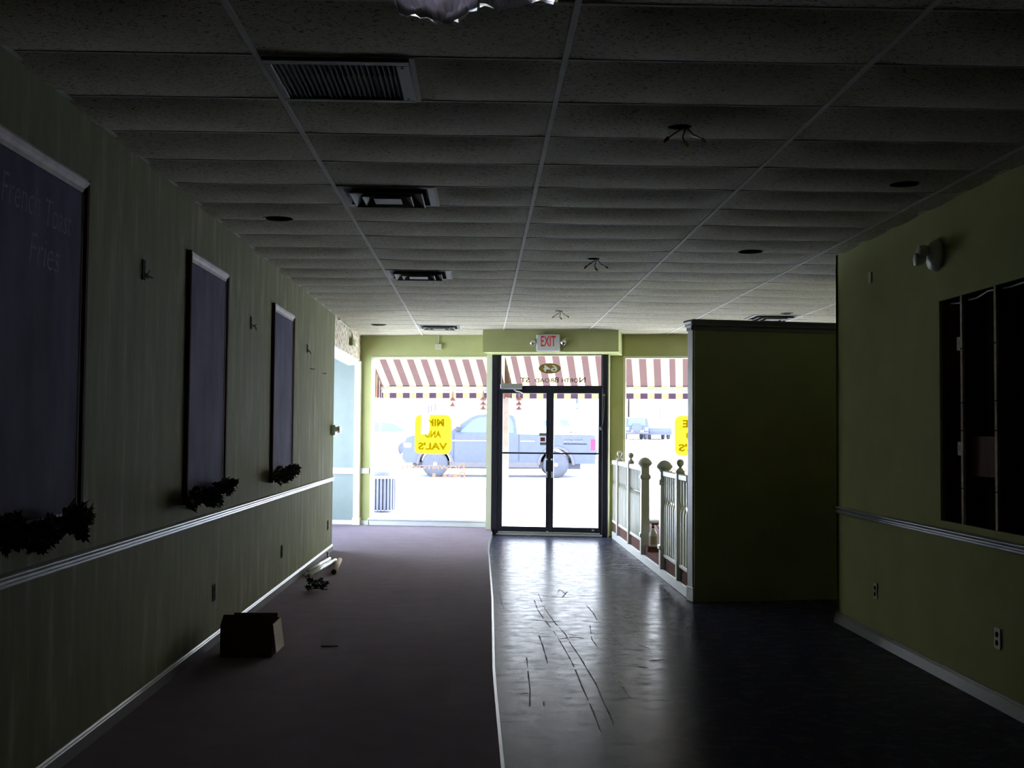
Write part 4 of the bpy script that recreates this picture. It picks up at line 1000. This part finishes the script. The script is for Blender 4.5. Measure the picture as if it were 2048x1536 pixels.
def vehicle(name, loc, rz, body, wid, wheels, wr, sill, glass, paint, label, cat, extra=None, tumble=None):
    t = thing(name, loc, label, cat)
    cr, sr = math.cos(rz), math.sin(rz)
    def F(x, y, z): return (loc[0]+x*cr-y*sr, loc[1]+x*sr+y*cr, loc[2]+z)
    zb, tin = tumble
    def sidey(z): return wid/2-(tin*(max(0, z-zb))/.6)
    ol = outline(body, wheels, wr*1.22, sill)
    mb = MB(); n = len(ol)
    vs = [F(x, -sidey(z), z) for x, z in ol]+[F(x, sidey(z), z) for x, z in ol]
    mb.add(vs, [tuple(range(n)), tuple(range(2*n-1, n-1, -1))]+[(i, (i+1) % n, n+(i+1) % n, n+i) for i in range(n)])
    mb.build('body', paint, t)
    for cx, cz in wheels:
        for sd in (-1, 1): wheel(t, F, cx, sd*(wid/2-.13), cz, wr, .24, sd)
    for g in glass:
        for sd in (-1, 1):
            mb = MB(); m = len(g); mb.add([F(x, sd*(sidey(z)+.006), z) for x, z in g], [tuple(range(m))]); mb.build('side_window', M['glassdk'], t, fix=False)
    if extra: extra(t, F, sidey)
    return t
tw = 1.95
TB = [(3.42, .42), (3.44, .60), (3.42, 1.27), (1.16, 1.29), (1.10, 1.30), (1.05, 1.72), (.98, 1.84), (.86, 1.875), (.2, 1.885), (-.12, 1.85), (-.30, 1.77), (-.88, 1.36), (-1.0, 1.33), (-1.9, 1.25), (-2.18, 1.17), (-2.28, .95), (-2.30, .55), (-2.20, .42)]
def tx(t, F, sy):
    sd = -1; Y = lambda z: sd*(sy(z)+.01)
    for sd in (-1, 1):
        mb = MB(); mb.box(-.90+0, 1.75, sd*.975-.015, sd*.975+.015, .30, .46, F); mb.build('rocker_panel', M['truckgrey'], t)
        mb = MB(); mb.box(-.84, .56, sd*.985-.004, sd*.985+.004, 1.075, 1.10, F); mb.box(1.2, 1.62, sd*.985-.004, sd*.985+.004, 1.075, 1.10, F); mb.build('side_molding', M['rim'], t)
        mb = MB()
        for xx in (-.78, .56, 1.15): mb.box(xx-.008, xx+.008, sd*.98-.006, sd*.98+.006, .48, 1.30, F)
        mb.build('door_seam', M['sign_blk'], t)
        mb = MB(); mb.bbox(.38, .52, sd*.99-.012, sd*.99+.012, 1.13, 1.17, .006, F); mb.build('door_handle', M['rim'], t)
        mb = MB(); mb.bbox(-.72, -.56, sd*1.08-.09, sd*1.08+.09, 1.35, 1.53, .03, F); mb.build('side_mirror', M['sign_blk'], t)
        mb = MB(); mb.bbox(3.27, 3.445, sd*.90-.085, sd*.90+.085, .82, 1.17, .02, F); mb.build('tail_light', M['tail'], t)
        mb = MB(); mb.bbox(-2.27, -2.03, sd*.80-.19, sd*.80+.19, .86, 1.02, .03, F); mb.build('headlight', M['rim'], t)
        for cx in (-1.326, 2.258):
            mb = MB(); n = 14; R0, R1 = .475, .56
            vs = []
            for i in range(n+1):
                a = PI*i/n
                for R in (R0, R1):
                    for q in (0, .03): vs.append(F(cx+R*math.cos(a), sd*(.965+q), .39+R*math.sin(a)))
            fs = []
            for i in range(n):
                b = i*4; fs += [(b+1, b+3, b+7, b+5), (b+3, b+2, b+6, b+7), (b, b+1, b+5, b+4)]
            mb.add(vs, fs); mb.build('wheel_flare', M['truckgrey'], t, True)
    mb = MB(); mb.bbox(-2.36, -2.22, -.95, .95, .46, .70, .04, F); mb.build('front_bumper', M['rim'], t)
    mb = MB(); mb.bbox(3.40, 3.52, -.95, .95, .48, .68, .03, F); mb.build('rear_bumper', M['rim'], t)
    mb = MB(); mb.box(1.25, 3.36, -.82, .82, 1.272, 1.283, F); mb.build('bed_opening', M['sign_blk'], t)
    mb = MB(); mb.box(-2.0, 3.0, -.85, .85, .26, .44, F); mb.build('chassis', M['sign_blk'], t)
vehicle('pickup_truck', (0, 35.78, gz(34.9)), 0, TB, tw, [(-1.326, .39), (2.258, .39)], .39, .42,
        [[(-.62, 1.34), (-.22, 1.70), (-.02, 1.785), (.52, 1.80), (.52, 1.33)], [(.62, 1.33), (.62, 1.79), (.90, 1.77), (.97, 1.62), (1.0, 1.33)]], M['truck'],
        'dark blue pickup truck parked across the street, facing left', 'pickup truck', tx, (1.30, .13))
VB = [(2.6, .35), (2.65, .9), (2.62, 1.95), (2.5, 2.08), (-1.3, 2.10), (-1.5, 2.02), (-2.1, 1.15), (-2.6, 1.0), (-2.68, .6), (-2.6, .35)]
def vx(t, F, sy):
    mb = MB(); mb.bbox(-2.74, -2.60, -.9, .9, .35, .6, .03, F); mb.build('front_bumper', M['truckgrey'], t)
    for sd in (-1, 1):
        mb = MB(); mb.bbox(2.55, 2.66, sd*.86-.08, sd*.86+.08, .95, 1.4, .02, F); mb.build('tail_light', M['tail'], t)
vehicle('van', (2.4, 46.0, gz(46)), 0, VB, 1.95, [(-1.75, .34), (1.75, .34)], .34, .36,
        [[(.62, 1.67), (.95, 1.67), (1.08, 1.43), (.76, 1.43)], [(.04, 1.65), (.25, 1.65), (.25, 1.43), (.04, 1.43)]], M['whitecar'], 'white van parked behind the pickup truck', 'van', vx, (1.1, .08))
SB = [(2.2, .4), (2.22, .8), (2.15, 1.05), (1.6, 1.12), (1.0, 1.5), (.5, 1.56), (-.5, 1.54), (-1.25, 1.02), (-2.1, .88), (-2.25, .6), (-2.2, .35)]
vehicle('sedan', (-4.6, 52., gz(52)), 0, SB, 1.75, [(-1.4, .32), (1.35, .32)], .32, .34,
        [[(-.95, 1.06), (-.45, 1.45), (.2, 1.47), (.2, 1.06)], [(.3, 1.06), (.3, 1.47), (.85, 1.42), (1.35, 1.08)]], M['whitecar'], 'pale sedan far off at the left edge of the left window', 'car', None, (1.0, .12))
vehicle('sedan', (14.0, 93., gz(93)), PI/2, SB, 1.75, [(-1.4, .32), (1.35, .32)], .32, .34,
        [[(-.95, 1.06), (-.45, 1.45), (.2, 1.47), (.2, 1.06)], [(.3, 1.06), (.3, 1.47), (.85, 1.42), (1.35, 1.08)]], M['truck'], 'dark car parked between the spare-wheel jeep-like car and the white box truck', 'car', None, (1.0, .12))
# sport utility car with a spare wheel, seen from behind
UB = [(2.0, .4), (2.05, .7), (2.02, 1.0), (1.95, 1.62), (1.85, 1.72), (-.5, 1.74), (-.7, 1.7), (-1.15, 1.08), (-2.0, 1.0), (-2.1, .6), (-2.05, .4)]
def ux(t, F, sy):
    mb = MB(); mb.lathe([(.05, 0), (.36, 0), (.40, .05), (.40, .15), (.34, .2), (.02, .2)], lambda a, b, h: F(2.04+h, -.02+a, .93+b), 28); mb.build('spare_wheel', M['truck'], t, True)
    mb = MB(); mb.bbox(2.02, 2.04, -.66, .66, 1.08, 1.58, .006, F); mb.build('rear_window', M['glassdk'], t)
    mb = MB(); mb.bbox(2.02, 2.16, -.9, .9, .45, .62, .03, F); mb.build('rear_bumper', M['truckgrey'], t)
    mb = MB(); mb.bbox(2.16, 2.175, -.45, .5, .62, .72, .004, F); mb.build('number_plate', M['sign_wht'], t)
    for sd in (-1, 1):
        mb = MB(); mb.bbox(2.02, 2.08, sd*.74-.12, sd*.74+.12, .70, .92, .02, F); mb.build('tail_light', M['sign_wht'], t)
vehicle('suv', (12.05, 92.0, gz(92)), -PI/2, UB, 1.85, [(-1.3, .37), (1.25, .37)], .37, .42,
        [[(-.6, 1.15), (-.4, 1.58), (.5, 1.6), (.5, 1.15)], [(.6, 1.15), (.6, 1.6), (1.7, 1.56), (1.75, 1.15)]], M['truck'], 'dark sport utility car with round spare wheel, far off in the right window', 'car', ux, (1.1, .12))
bt = thing('box_truck', (17.0, 93.0, gz(93)), 'white box truck far off behind the right yellow sticker', 'truck')
bF2 = lambda x, y, z: (17.0+x, 93.0+y, gz(93)+z)
mb = MB(); mb.bbox(-1.2, 1.2, -1.5, 3.5, .9, 3.4, .03, bF2); mb.build('cargo_box', M['whitecar'], bt)
mb = MB(); mb.bbox(-1.05, 1.05, -3.2, -1.5, .6, 2.3, .1, bF2); mb.build('cab', M['whitecar'], bt)
mb = MB(); mb.bbox(-.9, .9, -3.22, -3.19, 1.5, 2.15, .01, bF2); mb.build('windscreen', M['glassdk'], bt)
for xx in (-.9, .9):
    for yy in (-2.4, 2.2):
        mb = MB(); mb.lathe([(.2, -.14), (.45, -.14), (.48, -.1), (.48, .1), (.45, .14), (.2, .14)], lambda a, b, h: bF2(xx+h, yy+a, .48+b), 20); mb.build('wheel', M['tyre'], bt, True)
# lamp post, small flag sign, trees, buildings across the square
lp = thing('lamp_post', (4.0, 48.5, gz(48.5)), 'slim dark lamp post behind the pickup truck', 'lamp post')
F = lambda a, b, h: (4.0+a, 48.5+b, gz(48.5)+h)
mb = MB(); mb.lathe([(.10, 0), (.10, .3), (.045, .4), (.04, 1.5), (.065, 2.0), (.065, 5.)], F, 12); mb.build('pole', M['pole'], lp, True)
mb = MB(); mb.lathe([(.067, 2.18), (.067, 2.34)], F, 12); mb.build('white_band', M['sign_wht'], lp)
mb = MB(); mb.lathe([(.06, 5.), (.2, 5.1), (.22, 5.5), (.08, 5.7), (.01, 5.75)], F, 14); mb.build('lamp_head', M['sign_wht'], lp, True)
fs_ = thing('street_flag', (-1.9, 44, gz(44)), 'small blue striped flag on a thin pole above the pickup truck hood', 'flag')
mb = MB(); mb.tube([(-1.98, 44, gz(44)), (-1.98, 44, 3.4)], .02, 8); mb.build('flag_pole', M['sign_wht'], fs_)
mb = MB()
for i, x in enumerate((-1.96, -1.86, -1.72)): mb.bbox(x, x+.05, 43.99, 44.01, 2.22+.05*i, 2.50+.03*i, .004)
mb.build('stripes', M['pole'], fs_)
for i, (x0, x1, y, h, mm, lb) in enumerate(((-60, -14, 128, 9, 'bldg', 'pale building across the square, leftmost one'), (-13, 16.4, 130, 11, 'bldg', 'wide pale building across the square behind the pickup truck'), (16.6, 19.6, 128, 8, 'brick', 'narrow pale brick building across the square in the right window'), (20, 60, 130, 10, 'bldg', 'pale building across the square, rightmost one'))):
    t = thing('building', ((x0+x1)/2, y, gz(y)), lb, 'building', 'buildings across the square')
    z0 = gz(y)
    mb = MB(); mb.box(x0, x1, y, y+10, z0-.3, z0+h); mb.build('facade', M[mm], t)
    mb = MB(); mb.bbox(x0-.2, x1+.2, y-.3, y+.2, z0+h-.5, z0+h, .05); mb.build('cornice', M['bldg'], t)
    n = max(1, int((x1-x0)/4))
    for k in range(n):
        xc = x0+(x1-x0)*(k+.5)/n
        for zf in (1.0, 5.0):
            if zf+2 > h-.6: continue
            mb = MB(); mb.bbox(xc-.6, xc+.6, y-.06, y+.02, z0+zf, z0+zf+2, .03); mb.build('window', M['whitecar'], t)

# ------------------------------------------------------------------ daylight
wd = bpy.data.worlds.new('sky'); SC.world = wd; wd.use_nodes = True
nt = wd.node_tree; bg = nt.nodes['Background']
tcw = nt.nodes.new('ShaderNodeTexCoord'); sep = nt.nodes.new('ShaderNodeSeparateXYZ'); nt.links.new(tcw.outputs['Generated'], sep.inputs[0])
rp = nt.nodes.new('ShaderNodeValToRGB'); e = rp.color_ramp.elements
e[0].position = 0; e[0].color = (.95, .97, 1, 1); e[1].position = .8; e[1].color = (.42, .62, 1, 1)
nt.links.new(sep.outputs['Z'], rp.inputs['Fac']); nt.links.new(rp.outputs[0], bg.inputs['Color'])
bg.inputs['Strength'].default_value = 1.1
sl = bpy.data.lights.new('sun', 'SUN'); sl.energy = 4.2; sl.angle = .009; sl.color = (1, .965, .90)
so = bpy.data.objects.new('sun', sl); COL.objects.link(so)
el_, az = math.radians(67), math.radians(8)
dirv = Vector((math.sin(az)*math.cos(el_), math.cos(az)*math.cos(el_), math.sin(el_)))
so.rotation_euler = dirv.to_track_quat('Z', 'Y').to_euler(); so.location = (-8, 40, 40)

# ------------------------------------------------------------------ camera
f, pitch, yaw, roll = 2344.26, .0415, .0268, .0077
cy, sy, cp, sp, cr, sr = math.cos(yaw), math.sin(yaw), math.cos(pitch), math.sin(pitch), math.cos(roll), math.sin(roll)
Fw = Vector((sy*cp, cy*cp, sp)); U0 = Vector((-sp*sy, -sp*cy, cp)); R0 = Vector((cy, -sy, 0))
Rv = cr*R0+sr*U0; Uv = -sr*R0+cr*U0
cam = bpy.data.cameras.new('camera'); cam.sensor_width = 36; cam.sensor_fit = 'HORIZONTAL'; cam.lens = f*36/2048; cam.clip_end = 400; cam.clip_start = .05
co = bpy.data.objects.new('camera', cam); COL.objects.link(co)
mt = Matrix((Rv, Uv, -Fw)).transposed().to_4x4(); mt.translation = (0, 0, 1.52); co.matrix_world = mt
SC.camera = co

vs_ = SC.view_settings
vs_.view_transform = 'Standard'; vs_.look = 'None'; vs_.gamma = 1; vs_.use_curve_mapping = False; vs_.exposure = 3.65
SC.display_settings.display_device = 'sRGB'
cy_ = SC.cycles
cy_.use_denoising = True
cy_.max_bounces = 12; cy_.diffuse_bounces = 7; cy_.glossy_bounces = 4; cy_.transparent_max_bounces = 16
cy_.sample_clamp_indirect = 6
